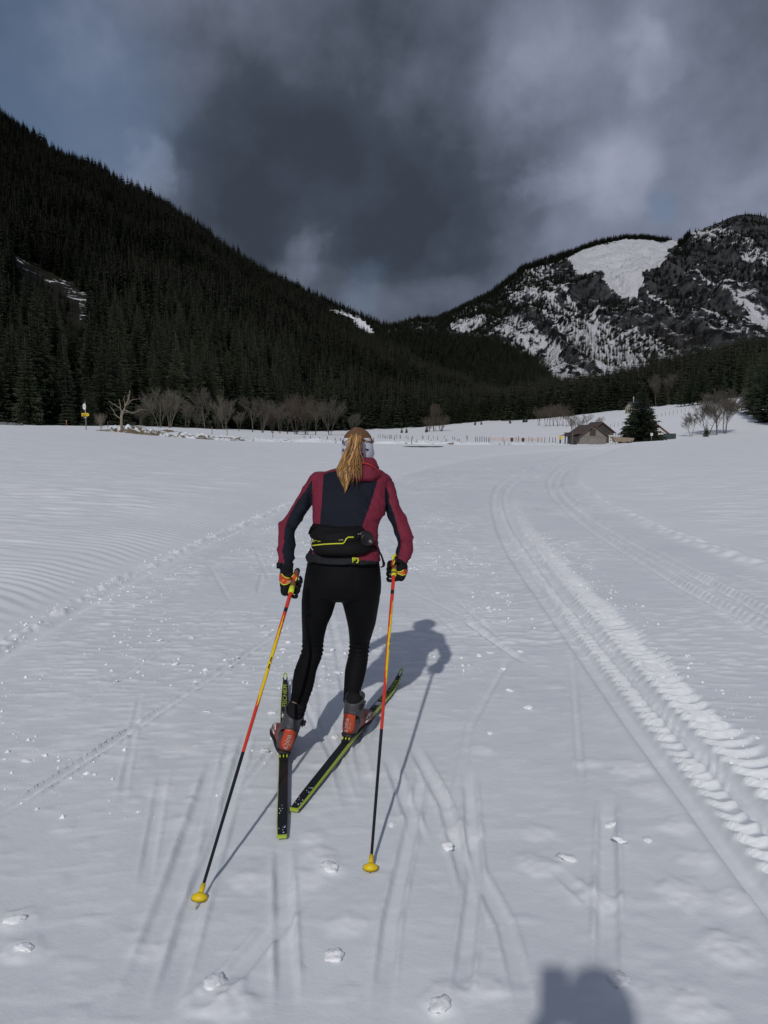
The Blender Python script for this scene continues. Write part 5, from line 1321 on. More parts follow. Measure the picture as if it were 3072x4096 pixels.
# centre line of the tail, its half width, and depth
TC = [(1425, 1733, 18, 3.885), (1424, 1752, 24, 3.845), (1418, 1785, 27, 3.835), (1408, 1818, 33, 3.82), (1400, 1850, 38, 3.785), (1390, 1880, 41, 3.735), (1388, 1905, 31, 3.722), (1387, 1930, 18, 3.722), (1384, 1955, 11, 3.722), (1379, 1972, 4, 3.722)]
for i in range(540):
    s_ = r_.uniform(-1, 1); dep = r_.uniform(-.5, 1); end = 9 if abs(s_ - .0) < .35 and r_.random() < .7 else r_.choice((6, 7, 7, 8)); pts = []
    if s_ > .45: end = r_.choice((4, 5, 5, 6))
    ph = r_.uniform(0, 6.28)
    for k in range(end + 1):
        cx_, cy_, hw, Yc = TC[k]
        s2 = s_ + .13 * math.sin(ph + k * .9)
        if k >= 6: s2 += .15 * math.sin(ph * 2 + k)
        pts.append(P(cx_ + s2 * hw, cy_ + (r_.uniform(-3, 3) if k else 0), Yc - .022 * dep * math.sqrt(max(0, 1 - s_ * s_)) + .010 * abs(s_)))
    cv.append(pts)
for x0, x1, ye in ((1432, 1436, 1925), (1441, 1438, 1935), (1447, 1446, 1918), (1415, 1412, 1945), (1425, 1430, 1938), (1405, 1409, 1950)):    # thin loose strands
    cv.append([P(1425, 1745, 3.85), P(1430, 1800, 3.825), P(x0 - 3, 1845, 3.765), P(x0, 1880, 3.715), P((x0 + x1) / 2, 1905, 3.705), P(x1, ye, 3.71)])
for i in range(9):
    x0 = 1425 + r_.uniform(-30, 26); yk = r_.uniform(0, 6.28); cv.append([P(1425 + r_.uniform(-12, 12), 1745, 3.85)] + [P(x0 + (k - 1) * r_.uniform(-11, 3) + 5 * math.sin(yk + k), 1745 + 34 * k, (3.85, 3.81, 3.80, 3.77, 3.70, 3.69, 3.69)[k]) for k in range(1, r_.choice((5, 6, 7)))])
o = add('ponytail', locks('ponytail', cv, None, .0031, 4)); o.parent = hair
# headband and glasses
HB = [(1374, 1487, 1752, 3.985, .094), (1370, 1491, 1768, 3.985, .098), (1367, 1494, 1790, 3.985, .099), (1367, 1494, 1815, 3.985, .097), (1370, 1490, 1838, 3.985, .092), (1378, 1482, 1856, 3.985, .085)]
m = MB(); m.loft(rows(HB, 36)); me = m.mesh('headband', [K['band']])
v = verts_np(me); v[:, 2] += np.where(v[:, 1] < 3.985, -.30 * (3.985 - v[:, 1]) * 0 + .12 * (v[:, 0] - HEADC.x) * 0, 0); me.vertices.foreach_set('co', v.astype(np.float32).ravel())
hb = add('headband', me, person)
for k in range(3):
    o = surf_line([(1369 + k, 1772 + 4.5 * k), (1380, 1771 + 4.5 * k), (1395, 1770 + 4.5 * k)], [3.955, 3.912, 3.893], .0013, K['bandline'], 'stripe', hb, 5)
m = MB(); m.box(P(1450, 1818, 3.889), (.010, .004, .013)); o = m.build('patch', K['bandred'], smooth=False); o.parent = hb
m = MB(); m.box(P(1449, 1797, 3.889), (.003, .004, .010)); o = m.build('patch', K['bandred'], smooth=False); o.parent = hb
o = surf_line([(1371, 1801), (1374, 1798)], [3.94, 3.925], .006, K['bandline'], 'stripe', hb, 6)
gl = empty('sunglasses', HEADC); gl.parent = person; gl.matrix_parent_inverse = Matrix.Translation(person.location).inverted()
def gbuild(m, nm, mt): o = m.build(nm, mt); o.parent = gl; o.matrix_parent_inverse = Matrix.Translation(HEADC).inverted()
m = MB(); m.tube([P(1465, 1797, 3.895), P(1478, 1800, 3.93), P(1490, 1805, 3.985), P(1496, 1815, 4.05)], [.0035, .0035, .0035, .004], 6); gbuild(m, 'temple_arm', K['plastic'])
m = MB(); m.tube([HEADC + Vector((-.079, y, -.005)) for y in (-.02, .03, .08)], .0035, 6); gbuild(m, 'temple_arm', K['plastic'])
m = MB(); m.tube([HEADC + Vector((x, .118 - .045 * (x / .07) ** 2, .0)) for x in np.linspace(-.075, .075, 11)], .022, 8, flat=.2, ref=(0, 0, 1)); gbuild(m, 'lens', K['plastic'])

# ------------------------------------------------------------------ gloves
def hand(top, bot, wrist, mirror, name, s_off):
    """a gloved hand closed on the pole (axis top->bot); mirror=+1 palm on the picture's left of the pole"""
    ax = (top - bot).normalized(); right = Vector((1, 0, 0)); right = (right - ax * right.dot(ax)).normalized(); away = ax.cross(right) * -1
    if away.y < 0: away = -away
    right = right * mirror
    def pt(s, th, r): return top - ax * s + right * (r * math.cos(th)) + away * (r * math.sin(th))
    m = MB(); s0 = s_off
    pc = pt(s0 + .035, math.radians(150), .040)
    rot = Matrix((right, away, ax)).transposed()
    m.ellipsoid(pc, (.024, .030, .046), 16, 10, rot=rot)
    m.tube([wrist, wrist.lerp(pc, .55), pc + ax * .01], [.031, .031, .030], 14)
    m.ellipsoid(pt(s0 + .03, math.radians(115), .036), (.026, .02, .044), 14, 8, rot=rot)
    for i in range(4):
        s = s0 + .002 + .0235 * i; r = .0098 - .0007 * (i == 3); ln = (1.0, 1.08, 1.02, .85)[i]
        pts = [pt(s + .004 * math.sin(a * 3) + .008 * k / 6 * (i - 1), a, .0255 + .006 * math.sin(k / 6 * 3.14)) for k, a in enumerate(np.linspace(math.radians(128), math.radians(128 - 165 * ln), 7))]
        m.tube(pts, [r * 1.05, r * 1.08, r, r, r * .97, r * .92, r * .7], 8)
    pts = [pc + ax * .022, pt(s0 - .004, math.radians(205), .036), pt(s0 - .006, math.radians(245), .028), pt(s0 + .010, math.radians(285), .0245), pt(s0 + .022, math.radians(310), .024)]
    m.tube(pts, [.014, .0135, .012, .011, .008], 8)
    me = remesh(m, .0032, 3); me.materials.append(K['glove']); gl_ = add(name, me, person)
    return gl_, pt, pc, ax
from mathutils.bvhtree import BVHTree
def caster(*objs):
    tr = [BVHTree.FromPolygons([tuple(o.matrix_world @ v_.co) for v_ in o.data.vertices], [tuple(p_.vertices) for p_ in o.data.polygons]) for o in objs]
    def f(px, py, lift=.002, fall=3.5):
        d = ray(px, py).normalized(); best = None
        for q in tr:
            h_ = q.ray_cast(Vector((0, 0, CAMH)), d)
            if h_[0] is not None and (best is None or h_[3] < best[1]): best = (h_[0], h_[3])
        return (best[0] - d * lift) if best else None
    return f
def dens_(pts, n=10):
    out = []
    for (a, b_), (c_, d_) in zip(pts[:-1], pts[1:]):
        for i in range(n): out.append((a + (c_ - a) * i / n, b_ + (d_ - b_) * i / n))
    return out + [pts[-1]]
def strap(glove, poly, edges, prints):
    me = glove.data; v = verts_np(me); nn = normals_np(me); c = centers_np(me); qx, qy = proj(c[:, 0], c[:, 1], c[:, 2])
    sel = np.nonzero(inpoly(qx, qy, poly))[0]; faces = [tuple(me.polygons[i].vertices) for i in sel]
    used = sorted({i for f in faces for i in f}); mp = {u_: k for k, u_ in enumerate(used)}
    sm = mesh_from('wrist_strap', v[used] + nn[used] * .0028, [tuple(mp[i] for i in f) for f in faces], [K['strap']]); st = add('wrist_strap', sm); st.parent = glove
    f = caster(glove)
    for l in edges:
        pts = [q for q in (f(a, b_, .0035) for a, b_ in dens_(l, 6)) if q is not None]
        if len(pts) > 2: m = MB(); m.tube(pts, .0026, 6); o = m.build('strap_edge', K['neon']); o.parent = glove
    for l, mt in prints:
        pts = [q for q in (f(a, b_, .0045) for a, b_ in dens_(l, 3)) if q is not None]
        if len(pts) > 1: m = MB(); m.tube(pts, .0016, 5); o = m.build('strap_print', mt); o.parent = glove
LT, LB = P(1189, 2284, 3.50), G(790, 3618, .0)
RT, RB = P(1580, 2238, 3.668), G(1480, 3496, .0)
gL, ptL, pcL, axL = hand(LT, LB, P(1147, 2277, 3.558), +1, 'glove', .055)
gR, ptR, pcR, axR = hand(RT, RB, P(1606, 2264, 3.675), -1, 'glove', .035)
def H3(l): return [(1080 + .113 * a, 2200 + .113 * b_) for a, b_ in l]
def H4(l): return [(1520 + .0844 * a, 2180 + .0844 * b_) for a, b_ in l]
strap(gL, H3([(330, 800), (405, 840), (500, 950), (640, 1000), (760, 980), (870, 820), (960, 800), (985, 900), (950, 1000), (880, 1150), (720, 1150), (620, 1210), (500, 1240), (400, 1190), (330, 1060), (290, 900)]),
      [H3([(405, 840), (500, 950), (640, 1000), (760, 980), (870, 830)]), H3([(345, 1090), (420, 1200), (500, 1235), (620, 1205), (720, 1150)]), H3([(970, 830), (945, 990), (890, 1140)])],
      [(H3([(350, 1030), (385, 1060)]), K['poleyel']), (H3([(420, 1080), (490, 1060), (450, 1110)]), K['poleyel']), (H3([(590, 1160), (650, 1090), (650, 1150)]), K['print']), (H3([(690, 1140), (740, 1050)]), K['print']), (H3([(760, 1120), (800, 1040)]), K['print'])])
strap(gR, H4([(520, 1050), (580, 780), (720, 700), (640, 900), (650, 1080), (720, 1210), (850, 1290), (1000, 1270), (1120, 1190), (1220, 1130), (1290, 1250), (1200, 1400), (1080, 1450), (960, 1400), (780, 1330), (560, 1290), (460, 1110)]),
      [H4([(700, 760), (640, 900), (650, 1080), (720, 1210), (850, 1285), (1000, 1265), (1120, 1185)]), H4([(560, 1290), (780, 1335), (960, 1400), (1080, 1440), (1200, 1390)])],
      [(H4([(1010, 1350), (1060, 1380)]), K['poleyel']), (H4([(1080, 1330), (1130, 1290)]), K['poleyel'])])
m = MB(); m.tube([P(1584, 2262, 3.66), P(1573, 2244, 3.655), P(1572, 2228, 3.66), P(1580, 2219, 3.67), P(1588, 2222, 3.68)], [.005, .007, .008, .007, .005], 8, flat=.6); o = m.build('strap_loop', K['neon']); o.parent = gR
m = MB(); m.tube([P(1582, 2240, 3.67), P(1563, 2254, 3.66), P(1557, 2262, 3.65)], [.012, .0135, .010], 10); o = m.build('thumb_tip', K['glove']); o.parent = gR

# ------------------------------------------------------------------ poles
def pole(top, tip, label, cuts, side):
    e = empty('ski_pole', tip); ax = (tip - top).normalized(); L_ = (tip - top).length
    u = Vector((1, 0, 0)); u = (u - ax * u.dot(ax)).normalized(); w = ax.cross(u)
    if w.y > 0: w = -w                                       # w looks at the camera
    def at(s): return top + ax * s
    m = MB(); m.tube([at(0), at(.012), at(.05), at(.10), at(cuts[0])], [.010, .014, .0125, .0135, .0125], 12); m.build('grip', K['cork'], e)
    m = MB(); m.tube([at(-.012), at(.0), at(.012)], [.009, .014, .0135], 12); m.build('grip_cap', K['plastic'], e)
    m = MB(); m.tube([at(cuts[0] - .002), at(cuts[0] + .034)], [.0138, .0125], 12); m.build('collar', K['neon'], e)
    # shaft: rings of 16, colour by place along and around it
    n = 18; ns = 110; vs, fs, mi = [], [], []
    for i in range(ns + 1):
        s = cuts[0] + .03 + (L_ - .045 - cuts[0] - .03) * i / ns; rad = .0085 + (.0052 - .0085) * i / ns
        for j in range(n):
            th = 2 * math.pi * j / n; vs.append(at(s) + (w * math.cos(th) + u * math.sin(th)) * rad)
    for i in range(ns):
        f = (i + .5) / ns
        for j in range(n):
            fs.append((i * n + j, i * n + (j + 1) % n, (i + 1) * n + (j + 1) % n, (i + 1) * n + j))
            th = 2 * math.pi * (j + .5) / n; th = (th + math.pi) % (2 * math.pi) - math.pi; th = th - side
            k = 0
            if .075 < f < .095: k = 2
            half = np.interp(f, [.10, .17, .30, .42, .47], [0, .5, 1.3, .9, 0])
            if .10 < f < .47 and abs(th) < half: k = 1
            if .285 < f < .325 and abs(th - .15) < .35 and (i % 3): k = 2
            if f > .62: k = 2
            mi.append(k)
    me = mesh_from('shaft', vs, fs, [K['polered'], K['poleyel'], K['poleblack']], mi); add('shaft', me, e)
    # basket: a half moon plate with its cone, and the steel point
    m = MB(); m.tube([at(L_ - .065), at(L_ - .045), at(L_ - .015)], [.0070, .0085, .0105], 12)
    c = at(L_ - .022); fw = Vector((0, 1, 0)); ring0, ring1 = [], []
    for j in range(20):
        th = 2 * math.pi * j / 20; rr = .0245 if math.sin(th) < .1 else .013
        q = c + Vector((rr * math.cos(th), rr * .75 * math.sin(th), 0)); ring0.append(q + Vector((0, 0, .008))); ring1.append(q * 1.0 + Vector((.003 * math.cos(th), .003 * math.sin(th), -.004)))
    inner = [c + (p - c) * .35 + Vector((0, 0, .014)) for p in ring0]
    m.loft([inner, ring0, ring1, [p - Vector((0, 0, .004)) for p in inner]]); m.build('basket', K['basket'], e)
    m = MB(); m.tube([at(L_ - .025), at(L_ + .015)], [.005, .002], 8); m.build('point', M_['steel'], e)
    tag(e, label, 'ski pole'); return e
pole(LT, LB, 'ski pole held in the left hand, red and yellow shaft fading to black', (.105,), .25)
pole(RT, RB, 'ski pole held in the right hand, crossing in front of the angled ski', (.075,), .75)

# ------------------------------------------------------------------ skis
def ski(tail, tip, label, outer, heel, lift=.0):
    d = (tip - tail); d.z = 0; L_ = d.length; yaw = math.atan2(-d.x, d.y)
    Mx = Matrix.Translation(tail) @ Matrix.Rotation(yaw, 4, 'Z'); e = empty('ski', tail, yaw)
    st = np.concatenate([np.linspace(0, .1, 6), np.linspace(.14, L_ - .30, 26), np.linspace(L_ - .27, L_ - .075, 12)]); rings = []; 
    def width(s): return np.interp(s, [0, .02, .10, .9, L_ - .35, L_ - .2, L_ - .09, L_ - .06], [.016, .019, .0215, .0225, .0220, .0200, .0150, .0135])
    def top(s): return np.interp(s, [0, .15, .7, 1.1, L_ - .3, L_ - .06], [.010, .016, .027, .026, .014, .009])
    def up(s): q = max(0, s - (L_ - .30)); return .62 * q * q + .002 * lift
    for s in st:
        w, t_, z = width(s), top(s), up(s); ch = .007 * outer
        if outer < 0: rings.append([(-w, s, z), (-w - .0005, s, z + .45 * t_), (-w + .0032 * w / .0225, s, z + t_), (w - .002, s, z + t_), (w, s, z + .7 * t_), (w, s, z)])
        else: rings.append([(-w, s, z), (-w, s, z + .7 * t_), (-w + .002, s, z + t_), (w - .0058 * w / .0225, s, z + t_), (w + .0005, s, z + .45 * t_), (w, s, z)])
    m = MB(); m.loft(rings); mi = []
    for k in range(len(rings) - 1):
        for j_ in range(6): mi.append(1 if ((j_ in (1,)) if outer < 0 else (j_ in (3,))) else 0)
    m.m[:len(mi)] = mi; m.build('ski_body', [K['skitop'], K['neongreen']], e, smooth=False, local=True)
    m = MB(); z = up(0); m.loft([[(-.0155, -.004, z), (.0155, -.004, z), (.0155, -.004, .010), (-.0155, -.004, .010)], [(-.0190, .004, z - .0005), (.0190, .004, z - .0005), (.0190, .004, .0115), (-.0190, .004, .0115)]]); m.build('tail_cap', K['neongreen'], e, smooth=False, local=True)
    # tip loop with its hole
    for nm, a0, a1, mt in (('tip_loop', -.25, math.pi + .25, K['neongreen']), ('tip_base', math.pi + .2, 2 * math.pi - .2, K['skitop'])):
        m = MB(); pts = []
        for a in np.linspace(a0, a1, 14):
            s = L_ - .042 + .038 * math.sin(a); pts.append((.0098 * math.cos(a) * (1.15 if math.sin(a) < 0 else 1), s, up(s) + .0045))
        m.tube(pts, .0042, 8, flat=.9, ref=(0, 0, 1)); m.build(nm, mt, e, local=True)
    # lettering along the shovel
    tm = text_mesh('FISCHER', .036, K['neongreen'], .25, .0); 
    vv = verts_np(tm); xr_ = vv[:, 0].max() - vv[:, 0].min(); sc = .34 / xr_; sy = .025 / (vv[:, 1].max() - vv[:, 1].min())
    sc_c = L_ - .30; ny = vv[:, 0] * sc + sc_c; nx = -vv[:, 1] * sy * np.interp(ny, [L_ - .47, L_ - .13], [1.05, .85])
    nz = np.array([up(s) + top(s) for s in ny]) + .0012 + vv[:, 2]
    tm.vertices.foreach_set('co', np.stack([nx, ny, nz], -1).astype(np.float32).ravel()); tm.update(); add('lettering', tm, e, True)
    # sticker, scuffs of snow, binding
    bs = heel + .115
    m = MB(); m.box((0, bs + .40, top(bs + .4) + .001), (.028, .05, .001)); m.build('sticker', M_['white_sign'], e, smooth=False, local=True)
    r_ = random.Random(int(L_ * 1000) + outer)
    for (s, n_) in ((.05, 6), (.17, 5), (L_ - .52, 6), (L_ - .58, 5)):
        m = MB()
        for q in range(n_):
            a = r_.uniform(0, 6.28); x_ = r_.uniform(-.015, .015); y_ = s + r_.gauss(0, .02); rr = r_.uniform(.001, .0032)
            m.ellipsoid((x_, y_, top(y_) + .0005), (rr, rr * 1.5, .0014), 7, 4)
        o = m.build('snow_crumbs', SNOW, e, local=True); o['kind'] = 'stuff'
    m = MB(); m.box((0, bs + .02, .031), (.040, .34, .010)); m.box((0, bs + .17, .040), (.032, .05, .014)); m.box((0, bs - .115, .038), (.040, .035, .012)); m.build('binding', K['plastic'], e, smooth=False, local=True)
    for x in (-.0155, 0, .0155):
        m = MB(); m.box((x, bs - .137, .0425), (.0045, .012, .008)); m.build('binding_clip', K['neon'], e, smooth=False, local=True)
    tag(e, label, 'ski'); return e, Mx, L_, bs
def on_snow(px, py, z=.0): return G(px, py, z)
ski(tailL, tipL, 'dark ski under the left boot pointing straight up the trail', -1, BSL)
ski(tailR, tipR, 'dark ski under the right boot angled outwards', +1, BSR)

# ------------------------------------------------------------------ boots (in the frame of their ski, tilted with the leg)
def boot(base, side, name):
    e = empty(name, base.translation); e.parent = person; e.matrix_parent_inverse = Matrix.Translation(person.location).inverted()
    inv = Matrix.Translation(base.translation).inverted()
    def put_(m, nm, mt, sm=True):
        m.v = [base @ Vector(v) for v in m.v]; o = m.build(nm, mt, smooth=sm); o.parent = e; o.matrix_parent_inverse = inv; return o
    # shoe: sections along the foot
    def sec(y, w, z0, z1, sh=0.0, n=20):
        out = []
        for j_ in range(n):
            th = 2 * math.pi * j_ / n; x = w * math.copysign(abs(math.cos(th)) ** .8, math.cos(th)); z = (z0 + z1) / 2 + (z1 - z0) / 2 * math.copysign(abs(math.sin(th)) ** .75, math.sin(th))
            out.append((x + sh, y, z))
        return out
    m = MB(); m.loft([sec(-.012, .018, .020, .075), sec(-.004, .029, .008, .090), (sec(.012, .035, .002, .098)), sec(.05, .037, 0, .105), sec(.10, .037, 0, .105), sec(.14, .040, 0, .090), sec(.18, .045, 0, .072), sec(.22, .045, 0, .058), sec(.25, .038, .002, .048), sec(.272, .024, .008, .036)])
    put_(m, 'shoe', K['bootred'])
    m = MB(); m.loft([[(x * (1.03), y, z) for x, y, z in sec(yy, w, -.004, .016)] for yy, w in ((-.016, .022), (0, .032), (.05, .038), (.12, .038), (.19, .047), (.25, .041), (.278, .026))]); put_(m, 'sole', K['bootblack'])
    # stiff heel cup rising into the cuff
    def cr(z, rx, ry, yc, n=28): return [(rx * math.cos(2 * math.pi * j_ / n), yc + ry * math.sin(2 * math.pi * j_ / n), z) for j_ in range(n)]
    cup = MB(); cup.loft([cr(.012, .034, .040, .030), cr(.03, .0385, .047, .032), cr(.06, .0405, .049, .036), cr(.085, .0405, .048, .040)]); put_(cup, 'heel_cup', K['bootgrey'])
    m = MB(); rg = []
    for z, rx, ry, yc in ((.090, .0425, .049, .040), (.105, .0440, .0515, .042), (.130, .0445, .0525, .046), (.155, .0455, .053, .050), (.182, .0465, .054, .054)):
        ring = cr(z, rx, ry, yc, 32)
        if z > .17: ring = [(x, y, zz + np.interp(y - yc, [-.055, -.03, 0, .05], [-.020, -.012, .004, .012])) for x, y, zz in ring]
        if z < .10: ring = [(x, y, zz + (.034 * math.cos(min(1.57, abs(math.atan2(x, -(y - yc))) * 1.25)) if y < yc else -.035 * abs(x) / rx)) for x, y, zz in ring]
        rg.append(ring)
    inner = [[(x * .90, (y - .054) * .90 + .054, z) for x, y, z in rg[-1]], [(x * .86, (y - .054) * .86 + .05, z - .05) for x, y, z in rg[-1]]]
    m.loft(rg + inner, cap=False); put_(m, 'cuff', K['bootgrey'])
    # bright rounded panel on the heel
    nu, nv = 17, 15; vs, fs, mi = [], [], []
    for a in range(nv):
        f = a / (nv - 1); z = .024 + f * .094
        tt = abs(2 * f - 1); half = 0.74 * math.sqrt(max(0.0, 1 - max(0, (tt - .35) / .65) ** 2.2)) if f < .5 else .74 * math.sqrt(max(0, 1 - max(0, (tt - .75) / .25) ** 2) * .999 + .001)
        rx = np.interp(z, [.012, .03, .06, .1, .13], [.0355, .0405, .0425, .0440, .0455]); ry = np.interp(z, [.012, .03, .06, .1, .13], [.042, .0495, .0515, .0525, .0535]); yc = np.interp(z, [.012, .06, .13], [.030, .036, .045])
        for b_ in range(nu):
            th = (b_ / (nu - 1) * 2 - 1) * half; vs.append((rx * math.sin(th) * 1.01, yc - ry * math.cos(th) * 1.015 - .0015, z))
    for a in range(nv - 1):
        for b_ in range(nu - 1): fs.append((a * nu + b_, a * nu + b_ + 1, (a + 1) * nu + b_ + 1, (a + 1) * nu + b_)); mi.append(0 if (b_ < nu * .56) == (side < 0) or b_ > nu * .35 and b_ < nu * .8 else 1)
    m = MB(); m.addm(vs, fs); m.m = mi; hp = put_(m, 'heel_panel', [K['bootorange'], K['bootred']])
    # lettering runs up the panel
    for body_, size, xo, nm in (('alpina', .066, -.006, 'lettering'), ('elite skate', .034, .013, 'lettering')):
        tm = text_mesh(body_, .02, K['print'], 0, .0002); vv = verts_np(tm); rxn = vv[:, 0].max() - vv[:, 0].min()
        s_ = size / rxn; zz = vv[:, 0] * s_ + .062; xx = -vv[:, 1] * s_ * (1.15 if body_ == 'alpina' else 1) + xo
        rx = np.interp(zz, [.012, .03, .06, .1, .13], [.0355, .0405, .0425, .0440, .0455]); ry = np.interp(zz, [.012, .03, .06, .1, .13], [.042, .0495, .0515, .0525, .0535]); yc = np.interp(zz, [.012, .06, .13], [.030, .036, .045])
        yy = yc - ry * np.sqrt(np.clip(1 - (xx / rx) ** 2, .05, 1)) * 1.015 - .0032
        co = [base @ Vector(q) for q in np.stack([xx, yy, zz], -1)]
        tm.vertices.foreach_set('co', np.array(co, np.float32).ravel()); tm.update(); o = add(nm, tm); o.parent = e; o.matrix_parent_inverse = inv
    # emblem on the outer flank, buckle strap
    m = MB(); x = .044 * side
    m.tube([(x, .125, .052), (x * 1.03, .145, .075), (x * 1.03, .16, .052), (x * 1.04, .175, .066)], .0035, 6); m.tube([(x * 1.0, .12, .036), (x * 1.04, .165, .040)], .0035, 6); put_(m, 'emblem', K['print'])
    m = MB(); xs_ = .046 * (1 if side > 0 else 1); m.loft([[(xs_ - .002, .02, .130), (xs_ + .003, .02, .130), (xs_ + .003, .075, .138), (xs_ - .002, .075, .138)], [(xs_ - .002, .015, .156), (xs_ + .003, .015, .156), (xs_ + .004, .075, .164), (xs_ - .002, .075, .164)]]); m.box((xs_ + .006, .03, .148), (.012, .016, .022)); put_(m, 'buckle', K['plastic'], False)
    return e
boot(BL, -1, 'ski_boot')
boot(BR, +1, 'ski_boot')

# ------------------------------------------------------------------ waist pack
wp = empty('waist_pack', P(1370, 2150, 3.55)); tag(wp, 'black waist pack with bottle cap and yellow piping worn on the skier’s back'.replace('’', "'"), 'waist pack')
def Z2(a, b_): return (1200 + .2411 * a, 2050 + .2411 * b_)
def prow(l, r_, y, Y, ry, e=2.6, n=36):
    a, b_ = Z2(l, y), Z2(r_, y); return row(a[0], b_[0], a[1], Y, ry, n, e)
m = MB(); m.loft([prow(215, 1030, 186, 3.685, .126), prow(192, 1075, 230, 3.675, .134), prow(170, 1130, 300, 3.66, .145), prow(165, 1170, 360, 3.65, .150), prow(190, 1180, 420, 3.645, .148), prow(205, 1130, 462, 3.64, .140)])
me = remesh(m, .0055, 4); v = verts_np(me); nn = normals_np(me); v += nn * ((ridged(v[:, 0] * 5 + 3, v[:, 2] * 26 - v[:, 0] * 4, 3, 31) - .62) * .012)[:, None]
me.vertices.foreach_set('co', v.astype(np.float32).ravel()); me.materials.append(K['pack']); add('flap', me, wp)
m = MB(); m.loft([prow(195, 1190, 400, 3.64, .138), prow(180, 1212, 450, 3.635, .152), prow(172, 1222, 520, 3.63, .160), prow(180, 1225, 580, 3.625, .158), prow(215, 1190, 625, 3.62, .146), prow(300, 1040, 655, 3.615, .125)])
me = remesh(m, .0055, 4); v = verts_np(me); nn = normals_np(me); v += nn * ((fbm(v[:, 0] * 9, v[:, 2] * 16, 3, 33) - .5) * .008)[:, None]
me.vertices.foreach_set('co', v.astype(np.float32).ravel()); me.materials.append(K['pack']); pb = add('pouch', me, wp)
bpy.context.view_layer.update()
_f = caster(*wp.children)
def hit(px, py): return _f(px, py) or P(px, py, 3.49)
m = MB(); m.tube([hit(*Z2(a, b_)) for a, b_ in dens_([(200, 549), (400, 527), (600, 517), (712, 515), (740, 490), (765, 440), (800, 411), (890, 410)])], .0030, 6); m.build('piping', K['neon'], wp)
for k, pts in enumerate(([(222, 462), (215, 500)], [(240, 458), (236, 490)], [(240, 468), (270, 465)], [(285, 470), (300, 482), (340, 476)], [(645, 462), (665, 452), (678, 464)], [(685, 462), (700, 448), (715, 462)])):
    m = MB(); m.tube([hit(*Z2(a, b_)) for a, b_ in pts], .0014, 5); m.build('lettering', K['neon'] if k < 5 else K['print'], wp)
cc = hit(*Z2(1085, 445)); axd = (Vector((0, 0, CAMH)) - cc).normalized(); axd = (axd + Vector((.30, .0, .0))).normalized(); u = Vector((0, 0, 1)).cross(axd).normalized(); w = axd.cross(u)
def disc(c_, r0, n=28): return [c_ + u * (r0 * math.cos(2 * math.pi * i / n)) + w * (r0 * math.sin(2 * math.pi * i / n)) for i in range(n)]
c0 = cc - axd * .018
m = MB(); m.loft([disc(c0, .040), disc(c0 + axd * .018, .041), disc(c0 + axd * .022, .038)]); m.build('bottle_collar', K['plastic'], wp)
m = MB(); m.loft([disc(c0 + axd * .020, .0335), disc(c0 + axd * .052, .031), disc(c0 + axd * .056, .028), disc(c0 + axd * .054, .023), disc(c0 + axd * .050, .021)]); m.build('bottle_cap', K['plastic'], wp)
for i in range(7):
    th = math.pi * (.80 + .085 * i); p0 = c0 + axd * .0215 + (u * math.cos(th) + w * math.sin(th)) * .0425
    m = MB(); m.box(p0, (.0035, .0035, .007), rot=Matrix((u * math.cos(th) + w * math.sin(th), axd, -u * math.sin(th) + w * math.cos(th))).transposed()); m.build('collar_mark', K['print'], wp, smooth=False)
m = MB(); m.tube([P(*Z2(a, b_), Y) for a, b_, Y in ((1205, 535, 3.60), (1255, 580, 3.585), (1310, 640, 3.575), (1350, 710, 3.57), (1375, 790, 3.565), (1392, 850, 3.565), (1385, 890, 3.565), (1350, 908, 3.568), (1315, 895, 3.575))], [.006, .0055, .005, .005, .0055, .008, .0085, .006, .005], 8, flat=.35, ref=(1, 0, 0)); m.build('belt_strap', K['pack'], wp)
m = MB(); m.tube([P(*Z2(a, b_), 3.60) for a, b_ in ((1275, 430), (1284, 480), (1280, 530))], .003, 6); m.build('pull_cord', K['pack'], wp)
m = MB(); m.tube([P(*Z2(a, b_), Y) for a, b_, Y in ((215, 440, 3.52), (182, 520, 3.55), (185, 590, 3.54), (215, 620, 3.52))], .0022, 5); m.build('reflector', K['print'], wp)
m = MB(); m.tube([P(*Z2(a, b_), Y) for a, b_, Y in ((150, 350, 3.62), (185, 250, 3.58), (240, 195, 3.56))], .005, 6); m.build('belt_strap', K['pack'], wp)

# ------------------------------------------------------------------ the photographer, whose shadow falls into the picture
ph_ = empty('person', (.03, -.36, 0)); tag(ph_, 'photographer whose shadow with raised phone falls on the snow', 'person')
c = Vector((.03, -.36, 0)); m = MB()
def T(*p): return [c + Vector(q) for q in p]
m.loft([ell_ring(c + Vector((0, y, z)), rx, ry, 20) for z, rx, ry, y in ((.82, .17, .12, 0), (.95, .175, .125, 0), (1.1, .16, .115, .0), (1.25, .19, .12, 0), (1.38, .205, .11, 0), (1.45, .15, .085, 0), (1.49, .07, .065, .01))])
m.tube(T((0, 0, 1.45), (0, .01, 1.56)), .06, 14); m.ellipsoid(c + Vector((0, .02, 1.62)), (.080, .10, .125), 18, 12); m.ellipsoid(c + Vector((0, .115, 1.61)), (.014, .02, .025), 8, 6)
for s_ in (-1, 1):
    m.tube(T((s_ * .09, 0, .86), (s_ * .10, .05, .48), (s_ * .11, .0, .10)), [.095, .065, .05], 14); m.tube(T((s_ * .11, -.04, .05), (s_ * .12, .18, .05)), [.05, .04], 10)
m.tube(T((-.19, 0, 1.38), (-.27, .08, 1.14), (-.06, .33, 1.40)), [.06, .05, .035], 12); m.tube(T((.19, 0, 1.38), (.24, .08, 1.16), (.04, .33, 1.40)), [.06, .05, .035], 12)
